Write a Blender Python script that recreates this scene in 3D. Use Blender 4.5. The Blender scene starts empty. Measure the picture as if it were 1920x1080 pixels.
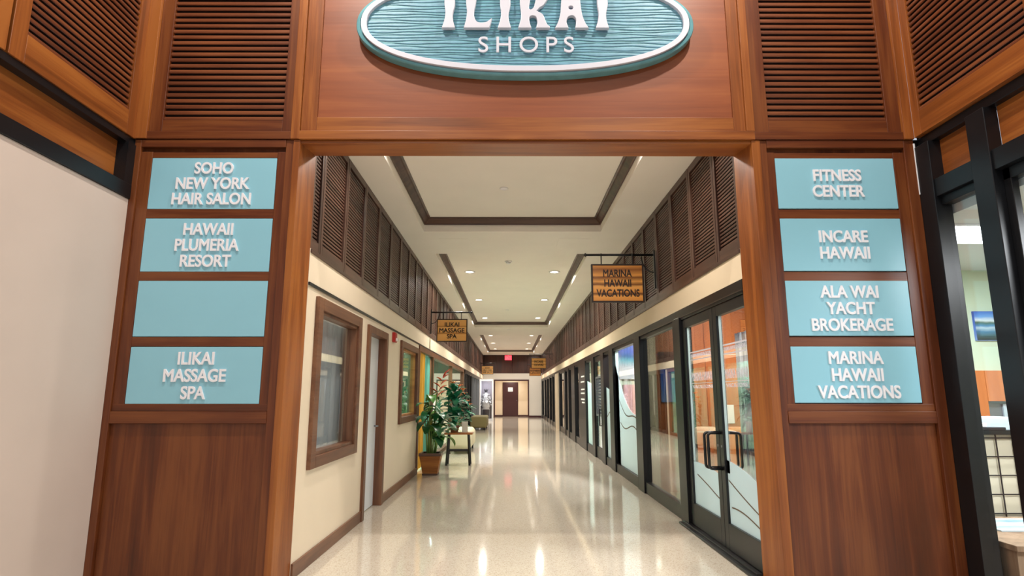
import bpy, bmesh, math, random
from mathutils import Vector, Matrix

random.seed(7)
S = bpy.context.scene
COL = S.collection

# ------------------------------------------------------------------ camera
cam_d = bpy.data.cameras.new('camera')
cam_d.sensor_width = 36.0
cam_d.lens = 36.0 * 1106.0 / 1920.0
cam_d.clip_end = 200
cam = bpy.data.objects.new('camera', cam_d)
COL.objects.link(cam)
cam.location = (0, 0, 1.4)
cam.rotation_euler = (math.radians(90 + 10.25), 0, math.radians(-0.16))
S.camera = cam

# ------------------------------------------------------------------ world, exposure
W = bpy.data.worlds.new('world')
S.world = W
W.use_nodes = True
_bg = W.node_tree.nodes['Background']
_bg.inputs['Color'].default_value = (0.80, 0.87, 1.0, 1)
_bg.inputs['Strength'].default_value = 0.42
S.view_settings.view_transform = 'Standard'
S.view_settings.look = 'None'
S.view_settings.gamma = 1.0
S.view_settings.use_curve_mapping = False
S.view_settings.exposure = 0.6
S.cycles.use_denoising = True
S.cycles.max_bounces = 10
S.cycles.diffuse_bounces = 5
S.cycles.glossy_bounces = 5
S.cycles.transparent_max_bounces = 16
S.cycles.sample_clamp_indirect = 6.0

WARM = (1.0, 0.925, 0.84)
NEUT = (1.0, 0.93, 0.84)


def lamp(name, loc, power, size, color=WARM, kind='DISK', rot=(0, 0, 0), size_y=None, spread=180):
    d = bpy.data.lights.new(name, 'AREA')
    d.shape = kind
    d.size = size
    if size_y:
        d.size_y = size_y
    d.energy = power
    d.color = color
    d.spread = math.radians(spread)
    o = bpy.data.objects.new(name, d)
    COL.objects.link(o)
    o.location = loc
    o.rotation_euler = rot
    return o


# ceiling lamps of the entry hall in front of the portal
for _x in (-1.6, 1.85):
    lamp('hall_ceiling_light', (_x, 2.95, 6.56), 92, 0.14, NEUT)
for _x in (-1.6, 1.8):
    lamp('hall_ceiling_light', (_x, -0.4, 6.56), 30, 0.3, NEUT)
# lamps of the shops behind the glass
lamp('shop_ceiling_light', (2.9, 7.3, 3.0), 75, 0.5, NEUT)
lamp('shop_ceiling_light', (2.9, 10.6, 3.0), 150, 0.5, (0.95, 0.98, 1.0))
lamp('shop_ceiling_light', (2.9, 14.4, 3.0), 150, 0.5, (0.97, 1.0, 0.95))
lamp('shop_ceiling_light', (-2.4, 12.4, 2.9), 70, 0.4, NEUT)
lamp('shop_ceiling_light', (-2.4, 18.6, 2.9), 90, 0.4, (0.9, 0.97, 1.0))
lamp('shop_ceiling_light', (-2.4, 15.4, 2.9), 80, 0.4, NEUT)
lamp('shop_ceiling_light', (-2.4, 6.0, 2.9), 26, 0.4, (0.9, 0.95, 1.0))
lamp('shop_ceiling_light', (-2.6, 9.9, 2.9), 22, 0.4, NEUT)


# ------------------------------------------------------------------ materials
def lin(c):
    r = []
    for v in c:
        v = v / 255.0
        r.append(v / 12.92 if v <= 0.04045 else ((v + 0.055) / 1.055) ** 2.4)
    return (r[0], r[1], r[2], 1.0)


def new_mat(name):
    m = bpy.data.materials.new(name)
    m.use_nodes = True
    nt = m.node_tree
    b = nt.nodes['Principled BSDF']
    return m, nt, b


def plain(name, rgb, rough=0.5, metal=0.0, spec=0.5, noise=0.0, nscale=6.0, bump=0.0, bscale=80.0):
    m, nt, b = new_mat(name)
    c = lin(rgb)
    b.inputs['Base Color'].default_value = c
    b.inputs['Roughness'].default_value = rough
    b.inputs['Metallic'].default_value = metal
    b.inputs['Specular IOR Level'].default_value = spec
    if noise or bump:
        tc = nt.nodes.new('ShaderNodeTexCoord')
    if noise:
        n = nt.nodes.new('ShaderNodeTexNoise')
        n.inputs['Scale'].default_value = nscale
        n.inputs['Detail'].default_value = 5
        nt.links.new(tc.outputs['Object'], n.inputs['Vector'])
        r = nt.nodes.new('ShaderNodeValToRGB')
        r.color_ramp.elements[0].position = 0.3
        r.color_ramp.elements[1].position = 0.7
        r.color_ramp.elements[0].color = (c[0] * (1 - noise), c[1] * (1 - noise), c[2] * (1 - noise), 1)
        r.color_ramp.elements[1].color = (min(1, c[0] * (1 + noise)), min(1, c[1] * (1 + noise)), min(1, c[2] * (1 + noise)), 1)
        nt.links.new(n.outputs['Fac'], r.inputs['Fac'])
        nt.links.new(r.outputs['Color'], b.inputs['Base Color'])
    if bump:
        n2 = nt.nodes.new('ShaderNodeTexNoise')
        n2.inputs['Scale'].default_value = bscale
        n2.inputs['Detail'].default_value = 3
        nt.links.new(tc.outputs['Object'], n2.inputs['Vector'])
        bp = nt.nodes.new('ShaderNodeBump')
        bp.inputs['Strength'].default_value = bump
        bp.inputs['Distance'].default_value = 0.01
        nt.links.new(n2.outputs['Fac'], bp.inputs['Height'])
        nt.links.new(bp.outputs['Normal'], b.inputs['Normal'])
    return m


def wood(name, dark, mid, light, axis='Z', rough=0.36, scale=1.0, spec=0.5, contrast=1.0):
    m, nt, b = new_mat(name)
    N, L = nt.nodes, nt.links
    tc = N.new('ShaderNodeTexCoord')
    oi = N.new('ShaderNodeObjectInfo')
    ml = N.new('ShaderNodeMath'); ml.operation = 'MULTIPLY'; ml.inputs[1].default_value = 37.0
    L.new(oi.outputs['Random'], ml.inputs[0])
    ad = N.new('ShaderNodeVectorMath'); ad.operation = 'ADD'
    L.new(tc.outputs['Object'], ad.inputs[0])
    L.new(ml.outputs[0], ad.inputs[1])

    def grain(across, along, detail, dist):
        mp = N.new('ShaderNodeMapping')
        sc = [across * scale] * 3
        sc['XYZ'.index(axis)] = along * scale
        mp.inputs['Scale'].default_value = sc
        L.new(ad.outputs[0], mp.inputs['Vector'])
        n = N.new('ShaderNodeTexNoise')
        n.inputs['Scale'].default_value = 1.0
        n.inputs['Detail'].default_value = detail
        n.inputs['Roughness'].default_value = 0.6
        n.inputs['Distortion'].default_value = dist
        L.new(mp.outputs['Vector'], n.inputs['Vector'])
        return n
    g1 = grain(9.0, 0.55, 4, 0.6)
    g2 = grain(70.0, 1.6, 3, 0.1)
    g3 = grain(1.6, 0.8, 2, 0.3)
    mx = N.new('ShaderNodeMath'); mx.operation = 'MULTIPLY_ADD'
    L.new(g2.outputs['Fac'], mx.inputs[0]); mx.inputs[1].default_value = 0.28 * contrast
    L.new(g1.outputs['Fac'], mx.inputs[2])
    my = N.new('ShaderNodeMath'); my.operation = 'MULTIPLY_ADD'
    L.new(g3.outputs['Fac'], my.inputs[0]); my.inputs[1].default_value = 0.45 * contrast
    L.new(mx.outputs[0], my.inputs[2])
    r = N.new('ShaderNodeValToRGB')
    e = r.color_ramp.elements
    e[0].position = 0.58; e[0].color = lin(dark)
    e[1].position = 1.0; e[1].color = lin(light)
    k = e.new(0.82); k.color = lin(mid)
    L.new(my.outputs[0], r.inputs['Fac'])
    L.new(r.outputs['Color'], b.inputs['Base Color'])
    b.inputs['Roughness'].default_value = rough
    b.inputs['Specular IOR Level'].default_value = spec
    bp = N.new('ShaderNodeBump')
    bp.inputs['Strength'].default_value = 0.12
    bp.inputs['Distance'].default_value = 0.004
    L.new(g2.outputs['Fac'], bp.inputs['Height'])
    L.new(bp.outputs['Normal'], b.inputs['Normal'])
    return m


def emit(name, rgb, strength):
    m, nt, b = new_mat(name)
    b.inputs['Base Color'].default_value = lin(rgb)
    b.inputs['Emission Color'].default_value = lin(rgb)
    b.inputs['Emission Strength'].default_value = strength
    return m


def glass(name, tint=(255, 255, 255), base=0.04, rough=0.0):
    m = bpy.data.materials.new(name)
    m.use_nodes = True
    nt = m.node_tree
    N, L = nt.nodes, nt.links
    for n in list(N):
        if n.type != 'OUTPUT_MATERIAL':
            N.remove(n)
    out = [n for n in N if n.type == 'OUTPUT_MATERIAL'][0]
    lw = N.new('ShaderNodeLayerWeight'); lw.inputs['Blend'].default_value = 0.5
    pw = N.new('ShaderNodeMath'); pw.operation = 'POWER'; pw.inputs[1].default_value = 3.6
    L.new(lw.outputs['Facing'], pw.inputs[0])
    ma = N.new('ShaderNodeMath'); ma.operation = 'MULTIPLY_ADD'; ma.use_clamp = True
    ma.inputs[1].default_value = 1 - base; ma.inputs[2].default_value = base
    L.new(pw.outputs[0], ma.inputs[0])
    t = N.new('ShaderNodeBsdfTransparent'); t.inputs['Color'].default_value = lin(tint)
    g = N.new('ShaderNodeBsdfGlossy'); g.inputs['Roughness'].default_value = rough
    g.inputs['Color'].default_value = (0.95, 0.97, 0.97, 1)
    mix = N.new('ShaderNodeMixShader')
    L.new(ma.outputs[0], mix.inputs[0]); L.new(t.outputs[0], mix.inputs[1]); L.new(g.outputs[0], mix.inputs[2])
    L.new(mix.outputs[0], out.inputs['Surface'])
    return m


def terrazzo():
    m, nt, b = new_mat('polished_terrazzo')
    N, L = nt.nodes, nt.links
    tc = N.new('ShaderNodeTexCoord')
    v = N.new('ShaderNodeTexVoronoi'); v.inputs['Scale'].default_value = 130.0
    L.new(tc.outputs['Object'], v.inputs['Vector'])
    r = N.new('ShaderNodeValToRGB')
    e = r.color_ramp.elements
    e[0].position = 0.0; e[0].color = lin((190, 179, 160))
    e[1].position = 1.0; e[1].color = lin((212, 203, 188))
    k = e.new(0.12); k.color = lin((174, 160, 140))
    k = e.new(0.3); k.color = lin((200, 190, 173))
    L.new(v.outputs['Color'], r.inputs['Fac'])
    n = N.new('ShaderNodeTexNoise'); n.inputs['Scale'].default_value = 1.3; n.inputs['Detail'].default_value = 4
    L.new(tc.outputs['Object'], n.inputs['Vector'])
    mr = N.new('ShaderNodeMapRange'); mr.inputs['To Min'].default_value = 0.06; mr.inputs['To Max'].default_value = 0.10
    L.new(n.outputs['Fac'], mr.inputs['Value'])
    L.new(mr.outputs[0], b.inputs['Roughness'])
    L.new(r.outputs['Color'], b.inputs['Base Color'])
    b.inputs['IOR'].default_value = 1.55
    b.inputs['Specular IOR Level'].default_value = 0.85
    return m


def leaf_mat(name, c1, c2, scale=9.0, rough=0.35):
    m, nt, b = new_mat(name)
    N, L = nt.nodes, nt.links
    tc = N.new('ShaderNodeTexCoord')
    n = N.new('ShaderNodeTexNoise'); n.inputs['Scale'].default_value = scale; n.inputs['Detail'].default_value = 2
    L.new(tc.outputs['Object'], n.inputs['Vector'])
    r = N.new('ShaderNodeValToRGB')
    r.color_ramp.elements[0].position = 0.35; r.color_ramp.elements[0].color = lin(c1)
    r.color_ramp.elements[1].position = 0.65; r.color_ramp.elements[1].color = lin(c2)
    L.new(n.outputs['Fac'], r.inputs['Fac'])
    L.new(r.outputs['Color'], b.inputs['Base Color'])
    b.inputs['Roughness'].default_value = rough
    return m


def banded(name, bands, axis='Z', scale=3.0, rough=0.5, lo=0.0, hi=1.0, distort=1.5, stretch=(1, 1, 1)):
    """irregular colour bands (picture prints, carved boards, stained planks)"""
    m, nt, b = new_mat(name)
    N, L = nt.nodes, nt.links
    tc = N.new('ShaderNodeTexCoord')
    sp = N.new('ShaderNodeSeparateXYZ')
    L.new(tc.outputs['Generated'], sp.inputs[0])
    mp = N.new('ShaderNodeMapping'); mp.inputs['Scale'].default_value = stretch
    L.new(tc.outputs['Generated'], mp.inputs['Vector'])
    n = N.new('ShaderNodeTexNoise'); n.inputs['Scale'].default_value = scale; n.inputs['Detail'].default_value = 4
    L.new(mp.outputs[0], n.inputs['Vector'])
    ma = N.new('ShaderNodeMath'); ma.operation = 'MULTIPLY_ADD'
    L.new(n.outputs['Fac'], ma.inputs[0]); ma.inputs[1].default_value = 0.1 * distort
    L.new(sp.outputs[axis], ma.inputs[2])
    sb = N.new('ShaderNodeMath'); sb.operation = 'SUBTRACT'; sb.inputs[1].default_value = 0.05 * distort
    L.new(ma.outputs[0], sb.inputs[0])
    r = N.new('ShaderNodeValToRGB')
    e = r.color_ramp.elements
    e[0].position = bands[0][0]; e[0].color = lin(bands[0][1])
    e[1].position = bands[-1][0]; e[1].color = lin(bands[-1][1])
    for p, c in bands[1:-1]:
        k = e.new(p); k.color = lin(c)
    L.new(sb.outputs[0], r.inputs['Fac'])
    L.new(r.outputs['Color'], b.inputs['Base Color'])
    b.inputs['Roughness'].default_value = rough
    return m


M = {}
ORD, ORM, ORL = (104, 54, 18), (136, 74, 29), (160, 95, 41)
for ax in 'XYZ':
    M['wood' + ax] = wood('honey_wood_' + ax, ORD, ORM, ORL, ax, 0.36)
    M['maho' + ax] = wood('mahogany_wood_' + ax, (72, 33, 12), (98, 47, 19), (120, 66, 30), ax, 0.38)
    M['espr' + ax] = wood('espresso_wood_' + ax, (48, 31, 25), (72, 49, 40), (92, 66, 54), ax, 0.36)
    M['frame' + ax] = wood('walnut_wood_' + ax, (80, 48, 30), (104, 66, 43), (122, 82, 56), ax, 0.4)
M['panel'] = wood('header_plywood', (126, 62, 26), (144, 75, 35), (160, 90, 44), 'X', 0.45, 0.6, contrast=0.7)
M['slat'] = wood('louver_slat_wood', (78, 38, 19), (106, 55, 29), (128, 72, 40), 'X', 0.4)
M['slat_dark'] = wood('dark_slat_wood', (56, 35, 27), (80, 53, 41), (100, 68, 54), 'Y', 0.42)
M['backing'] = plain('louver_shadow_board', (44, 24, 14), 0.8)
M['beige_wall'] = plain('beige_plaster', (216, 199, 188), 0.75, noise=0.03, nscale=1.5)
M['cream_wall'] = plain('cream_plaster', (229, 213, 188), 0.6, noise=0.02, nscale=2)
M['white_ceiling'] = plain('ceiling_plaster', (248, 243, 232), 0.85, noise=0.015, nscale=2)
M['grey_wall'] = plain('pale_grey_plaster', (212, 208, 198), 0.7)
M['black'] = plain('black_metal', (17, 18, 21), 0.35, 0.0, 0.5, noise=0.15, nscale=9)
M['bronze'] = plain('dark_bronze_metal', (22, 21, 22), 0.32, 0.2)
M['bronze_edge'] = plain('bronze_bead_metal', (70, 60, 54), 0.35, 0.4)
M['floor'] = terrazzo()
M['sign_blue'] = plain('sign_blue_paint', (146, 203, 220), 0.35, noise=0.03, nscale=1.2)
M['letter_white'] = plain('white_letter_acrylic', (208, 207, 217), 0.4)
M['panel_letter'] = plain('panel_letter_white', (244, 243, 248), 0.4)
M['oval_teal'] = plain('oval_teal_paint', (104, 162, 170), 0.42, noise=0.14, nscale=9)
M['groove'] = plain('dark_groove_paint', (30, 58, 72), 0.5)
M['oval_field'] = plain('oval_field_paint', (108, 156, 176), 0.42, noise=0.14, nscale=14)
M['glass'] = glass('clear_glass')
M['glass_mirror'] = glass('reflective_glass', (206, 212, 208), 0.24)
M['glass_teal'] = glass('teal_glass', (196, 226, 220), 0.06)
M['glass_dark'] = glass('dark_tinted_glass', (60, 72, 92), 0.1)
def frosted(name, rgb):
    m, nt, b = new_mat(name)
    b.inputs['Base Color'].default_value = lin(rgb)
    b.inputs['Roughness'].default_value = 0.35
    t = nt.nodes.new('ShaderNodeBsdfTranslucent'); t.inputs['Color'].default_value = lin(rgb)
    mx = nt.nodes.new('ShaderNodeMixShader'); mx.inputs[0].default_value = 0.5
    out = [n for n in nt.nodes if n.type == 'OUTPUT_MATERIAL'][0]
    nt.links.new(b.outputs[0], mx.inputs[1]); nt.links.new(t.outputs[0], mx.inputs[2])
    nt.links.new(mx.outputs[0], out.inputs['Surface'])
    return m


M['frost'] = frosted('frosted_film', (220, 235, 238))
M['curve_line'] = plain('brown_film_line', (98, 80, 62), 0.5)
M['white_door'] = plain('white_door_paint', (224, 228, 232), 0.4)
M['white'] = plain('white_paint', (238, 238, 240), 0.45)
M['paper'] = plain('white_paper', (236, 236, 234), 0.7)
M['red'] = plain('red_plastic', (176, 34, 30), 0.35)
M['strobe'] = plain('strobe_lens', (236, 232, 226), 0.2)
M['lamp_lens'] = emit('lamp_lens', (255, 244, 224), 9.0)
M['exit_red'] = emit('exit_red', (255, 70, 90), 1.0)
M['tube_white'] = emit('fluorescent_diffuser', (240, 248, 255), 5.0)
M['globe_glow'] = emit('globe_lamp_glow', (255, 236, 170), 3.0)
M['pot_brown'] = wood('woven_pot_brown', (96, 56, 20), (146, 90, 36), (172, 112, 50), 'X', 0.5, 1.5)
M['terracotta'] = plain('terracotta', (128, 76, 52), 0.6, noise=0.1)
M['soil'] = plain('dark_soil', (46, 34, 24), 0.9, noise=0.3, nscale=30)
M['leaf_dark'] = leaf_mat('dark_leaf', (20, 74, 44), (44, 112, 62))
M['leaf_teal'] = leaf_mat('teal_leaf', (14, 92, 70), (52, 140, 106))
M['leaf_lime'] = leaf_mat('fresh_leaf', (70, 132, 52), (120, 170, 84))
M['stem_green'] = leaf_mat('stem_green', (88, 128, 56), (134, 164, 88))
M['heliconia'] = leaf_mat('red_flower', (176, 44, 30), (224, 104, 60), 20)
M['orange_fl'] = leaf_mat('orange_flower', (206, 84, 30), (238, 140, 60), 20)
M['stool_top'] = wood('stool_seat_wood', (140, 84, 40), (176, 112, 58), (200, 138, 78), 'X', 0.35)
M['beige_fabric'] = plain('beige_upholstery', (206, 196, 168), 0.8, bump=0.3)
M['olive_fabric'] = plain('olive_upholstery', (128, 118, 76), 0.8, bump=0.3)
M['yellow_cloth'] = plain('yellow_curtain', (232, 182, 66), 0.7)
M['teal_cloth'] = plain('aqua_curtain', (110, 196, 180), 0.7)
M['white_cloth'] = plain('white_sheer_curtain', (196, 208, 214), 0.8)
M['pale_green'] = plain('pale_green_wall', (204, 222, 196), 0.7)
M['orange_panel'] = wood('orange_laminate', (196, 116, 62), (214, 134, 76), (224, 148, 92), 'Z', 0.4, 0.6, contrast=0.5)
M['orange_wood'] = wood('orange_shop_wood', (168, 88, 42), (190, 106, 54), (204, 124, 68), 'Z', 0.4, 0.6, contrast=0.6)
M['acoustic'] = plain('acoustic_tile', (206, 212, 212), 0.8, noise=0.03, nscale=60)
M['board_beige'] = plain('beige_board', (216, 208, 184), 0.7)
M['counter_wood'] = wood('grey_counter_wood', (96, 78, 62), (134, 110, 88), (158, 134, 110), 'Z', 0.45)
M['door_plum'] = plain('plum_door_paint', (66, 36, 38), 0.35)
M['dark_room'] = plain('dark_shop_wall', (44, 50, 64), 0.8)
M['hang_wood'] = banded('hanging_sign_wood', [(0.0, (216, 142, 60)), (0.14, (236, 166, 80)), (0.2, (110, 60, 20)), (0.26, (226, 152, 68)),
                        (0.4, (240, 174, 90)), (0.46, (124, 70, 24)), (0.55, (236, 168, 82)), (0.66, (120, 66, 22)), (0.72, (232, 162, 76)),
                        (0.88, (150, 88, 34)), (1.0, (228, 156, 72))], 'Z', 5.0, 0.4, distort=0.7, stretch=(0.7, 1, 3))
M['hang_wood_light'] = banded('pale_hanging_sign_wood', [(0.0, (244, 184, 104)), (0.3, (250, 196, 118)), (0.36, (196, 128, 60)), (0.42, (248, 192, 112)),
                              (0.64, (252, 202, 126)), (0.68, (200, 132, 62)), (0.74, (246, 188, 108)), (1.0, (250, 198, 122))], 'Z', 5.0, 0.4, distort=0.4, stretch=(0.7, 1, 3))
M['char_brown'] = plain('burnt_brown_letters', (42, 24, 16), 0.5)
M['seascape'] = banded('seascape_print', [(0.0, (50, 66, 62)), (0.16, (70, 98, 104)), (0.3, (70, 120, 156)), (0.42, (180, 206, 220)), (0.5, (80, 136, 184)), (0.62, (70, 104, 80)), (0.7, (214, 228, 236)), (0.82, (110, 160, 226)), (1.0, (60, 106, 204))], 'Z', 4.0, 0.4)
M['mural'] = banded('sea_mural_print', [(0.0, (196, 210, 214)), (0.28, (214, 226, 232)), (0.44, (96, 190, 206)), (0.52, (28, 120, 180)), (0.66, (60, 110, 220)), (1.0, (90, 150, 240))], 'Z', 3.0, 0.4)
M['hill_blue'] = plain('mural_hill_print', (58, 62, 150), 0.4)
M['poster_blue'] = banded('blue_poster_print', [(0.0, (120, 150, 210)), (0.4, (80, 120, 206)), (0.8, (64, 96, 190)), (1.0, (70, 90, 170))], 'Z', 3.0, 0.3)
M['pink_rack'] = plain('pink_brochures', (206, 158, 156), 0.6, noise=0.25, nscale=16)
M['screen'] = plain('dark_screen', (40, 36, 42), 0.15)
M['magazine'] = banded('magazine_cover', [(0.0, (196, 214, 222)), (0.3, (130, 176, 190)), (0.5, (224, 230, 232)), (0.75, (110, 160, 184)), (1.0, (214, 224, 228))], 'Y', 5.0, 0.3, distort=3)
M['pattern_cloth'] = banded('navy_patterned_cloth', [(0.0, (36, 44, 58)), (0.2, (196, 206, 214)), (0.3, (40, 50, 66)), (0.5, (206, 214, 220)), (0.6, (36, 44, 58)), (0.8, (200, 208, 216)), (1.0, (44, 52, 66))], 'Z', 6.0, 0.6, distort=3)
M['case_back'] = plain('mauve_grey_panel', (104, 98, 106), 0.7)
M['cherry'] = wood('dark_cherry_wood', (38, 16, 10), (58, 26, 16), (72, 36, 22), 'Z', 0.4)
M['fascia'] = plain('beige_fascia_plaster', (222, 204, 174), 0.7, noise=0.02, nscale=2)
M['grey_metal'] = plain('grey_metal', (140, 144, 150), 0.35, 0.6)


# ------------------------------------------------------------------ mesh helpers
WLOC = {}


class MB:
    def __init__(self):
        self.v, self.f = [], []

    def box(self, x0, x1, y0, y1, z0, z1):
        b = len(self.v)
        self.v += [(x, y, z) for z in (z0, z1) for y in (y0, y1) for x in (x0, x1)]
        self.f += [tuple(b + i for i in q) for q in ((0, 2, 3, 1), (4, 5, 7, 6), (0, 1, 5, 4), (2, 6, 7, 3), (0, 4, 6, 2), (1, 3, 7, 5))]
        return self

    def poly_prism(self, pts, axis, a0, a1):
        """pts 2-D, extruded along axis from a0 to a1 (X: pts=(y,z), Y: pts=(x,z), Z: pts=(x,y))"""
        b = len(self.v); n = len(pts)
        for a in (a0, a1):
            for p, q in pts:
                self.v.append({'X': (a, p, q), 'Y': (p, a, q), 'Z': (p, q, a)}[axis])
        self.f.append(tuple(b + i for i in range(n)))
        self.f.append(tuple(b + n + i for i in reversed(range(n))))
        for i in range(n):
            j = (i + 1) % n
            self.f.append((b + j, b + i, b + n + i, b + n + j))
        return self

    def tube(self, pts, r, n=8, cap=True):
        pts = [Vector(p) for p in pts]
        rs = r if isinstance(r, (list, tuple)) else [r] * len(pts)
        b = len(self.v)
        up = None
        for i, p in enumerate(pts):
            t = (pts[min(i + 1, len(pts) - 1)] - pts[max(i - 1, 0)]).normalized()
            if up is None:
                up = Vector((0, 0, 1)) if abs(t.z) < 0.9 else Vector((1, 0, 0))
            sx = t.cross(up).normalized()
            sy = sx.cross(t).normalized()
            up = sy
            for k in range(n):
                a = 2 * math.pi * k / n
                q = p + (sx * math.cos(a) + sy * math.sin(a)) * rs[i]
                self.v.append(tuple(q))
        for i in range(len(pts) - 1):
            for k in range(n):
                k2 = (k + 1) % n
                self.f.append((b + i * n + k, b + i * n + k2, b + (i + 1) * n + k2, b + (i + 1) * n + k))
        if cap:
            self.f.append(tuple(b + k for k in reversed(range(n))))
            e = b + (len(pts) - 1) * n
            self.f.append(tuple(e + k for k in range(n)))
        return self

    def lathe(self, prof, c, n=24):
        """prof list of (r, z); c=(x,y,z)"""
        b = len(self.v)
        for r, z in prof:
            for k in range(n):
                a = 2 * math.pi * k / n
                self.v.append((c[0] + r * math.cos(a), c[1] + r * math.sin(a), c[2] + z))
        for i in range(len(prof) - 1):
            for k in range(n):
                k2 = (k + 1) % n
                self.f.append((b + i * n + k, b + i * n + k2, b + (i + 1) * n + k2, b + (i + 1) * n + k))
        self.f.append(tuple(b + k for k in reversed(range(n))))
        e = b + (len(prof) - 1) * n
        self.f.append(tuple(e + k for k in range(n)))
        return self

    def rect_sweep(self, x0, x1, y0, y1, prof):
        """closed profile (inset, z) swept round a rectangle with mitred corners"""
        b = len(self.v); n = len(prof)
        for d, z in prof:
            self.v += [(x0 + d, y0 + d, z), (x1 - d, y0 + d, z), (x1 - d, y1 - d, z), (x0 + d, y1 - d, z)]
        for i in range(n):
            j = (i + 1) % n
            for k in range(4):
                k2 = (k + 1) % 4
                self.f.append((b + i * 4 + k, b + i * 4 + k2, b + j * 4 + k2, b + j * 4 + k))
        return self

    def frame(self, axis, a0, a1, p0, p1, z0, z1, w, wb=None, wt=None):
        """rectangular frame: axis 'X' lies in the YZ plane with thickness a0..a1"""
        wb = w if wb is None else wb
        wt = w if wt is None else wt
        for (q0, q1, s0, s1) in ((p0, p0 + w, z0, z1), (p1 - w, p1, z0, z1), (p0 + w, p1 - w, z0, z0 + wb), (p0 + w, p1 - w, z1 - wt, z1)):
            if axis == 'X':
                self.box(a0, a1, q0, q1, s0, s1)
            else:
                self.box(q0, q1, a0, a1, s0, s1)
        return self

    def leaf(self, base, az, length, width, rise, droop, n=7, fold=0.25):
        base = Vector(base)
        d = Vector((math.cos(az), math.sin(az), 0))
        s = Vector((-math.sin(az), math.cos(az), 0))
        b = len(self.v)
        pts = []
        a = rise
        p = base.copy()
        st = length / n
        for i in range(n + 1):
            t = i / n
            w = width * (math.sin(math.pi * min(1, t * 0.93 + 0.07)) ** 0.75) * 0.5
            if i == n:
                w = 0.002
            nr = (-d * math.sin(a) + Vector((0, 0, 1)) * math.cos(a))
            self.v.append(tuple(p + s * w + nr * w * fold))
            self.v.append(tuple(p))
            self.v.append(tuple(p - s * w + nr * w * fold))
            p = p + (d * math.cos(a) + Vector((0, 0, 1)) * math.sin(a)) * st
            a -= droop / n
        for i in range(n):
            for k in (0, 1):
                self.f.append((b + i * 3 + k, b + i * 3 + k + 1, b + (i + 1) * 3 + k + 1, b + (i + 1) * 3 + k))
        return self

    def build(self, name, mat, parent=None, origin=None, bevel=0.0, smooth=False):
        if origin is None:
            if parent is not None:
                origin = WLOC[parent.name]
            else:
                xs = [v[0] for v in self.v]; ys = [v[1] for v in self.v]; zs = [v[2] for v in self.v]
                origin = ((min(xs) + max(xs)) / 2, (min(ys) + max(ys)) / 2, min(zs))
        me = bpy.data.meshes.new(name)
        me.from_pydata([(v[0] - origin[0], v[1] - origin[1], v[2] - origin[2]) for v in self.v], [], self.f)
        me.materials.append(mat)
        bm = bmesh.new(); bm.from_mesh(me)
        bmesh.ops.recalc_face_normals(bm, faces=bm.faces)
        bm.to_mesh(me); bm.free()
        if smooth:
            for p in me.polygons:
                p.use_smooth = True
        o = bpy.data.objects.new(name, me)
        COL.objects.link(o)
        WLOC[o.name] = origin
        if parent is not None:
            pl = WLOC[parent.name]
            o.parent = parent
            o.location = (origin[0] - pl[0], origin[1] - pl[1], origin[2] - pl[2])
        else:
            o.location = origin
        if bevel:
            md = o.modifiers.new('edge', 'BEVEL')
            md.width = bevel; md.segments = 2; md.limit_method = 'ANGLE'
        return o


def tag(o, label, cat, group=None, kind=None):
    o['label'] = label
    o['category'] = cat
    if group:
        o['group'] = group
    if kind:
        o['kind'] = kind
    return o


def thing(name, loc, label, cat, group=None):
    o = bpy.data.objects.new(name, None)
    o.empty_display_size = 0.1
    COL.objects.link(o)
    o.location = loc
    WLOC[o.name] = tuple(loc)
    return tag(o, label, cat, group)


def struct(name, mb, mat, parent=None, bevel=0.0, label=None):
    o = mb.build(name, mat, parent, bevel=bevel)
    if parent is None:
        o['kind'] = 'structure'
        o['category'] = name.rsplit('_', 1)[0].split('_')[0]
        if label:
            o['label'] = label
    return o


def copy_tree(src, loc, rotz, label, group=None):
    r = src.copy(); COL.objects.link(r)
    r.location = loc; r.rotation_euler = (0, 0, rotz)
    r['label'] = label
    if group:
        r['group'] = group
    WLOC[r.name] = tuple(loc)
    for ch in src.children:
        c = ch.copy(); COL.objects.link(c); c.parent = r
        for g in ch.children:
            d = g.copy(); COL.objects.link(d); d.parent = c
    return r


# ------------------------------------------------------------------ text
def text_mesh(lines, cap, pitch, depth, width_of=None, bold=0.022, res=4, spacing=1.0, wscale=None, centres=None):
    """lettering in the XZ plane, facing -Y, top line first; first line's capitals end at z=0 top; returns (verts, faces, wscale)"""
    V, F = [], []
    for i, t in enumerate(lines):
        cu = bpy.data.curves.new('lettering', 'FONT')
        cu.body = t
        cu.size = 1.0
        cu.align_x = 'CENTER'
        cu.extrude = 0.5 - bold
        cu.offset = 0.0
        cu.bevel_depth = bold
        cu.bevel_resolution = 0
        cu.resolution_u = res
        cu.space_character = spacing
        ob = bpy.data.objects.new('lettering', cu)
        COL.objects.link(ob)
        dg = bpy.context.evaluated_depsgraph_get()
        me = bpy.data.meshes.new_from_object(ob.evaluated_get(dg))
        bpy.data.objects.remove(ob)
        ys = [v.co.y for v in me.vertices]; xs = [v.co.x for v in me.vertices]
        y0, h = 0.0, CAPH
        sz = cap / h
        if wscale is None:
            wscale = (width_of / (max(xs) - min(xs))) if width_of else sz
        sx = wscale
        cx = (max(xs) + min(xs)) / 2
        b = len(V)
        dx = centres[i] if centres else 0.0
        for v in me.vertices:
            V.append(((v.co.x - cx) * sx + dx, -v.co.z * depth, v.co.y * sz - cap - i * pitch))
        for p in me.polygons:
            F.append(tuple(b + k for k in p.vertices))
        bpy.data.meshes.remove(me)
    return V, F, wscale


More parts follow.
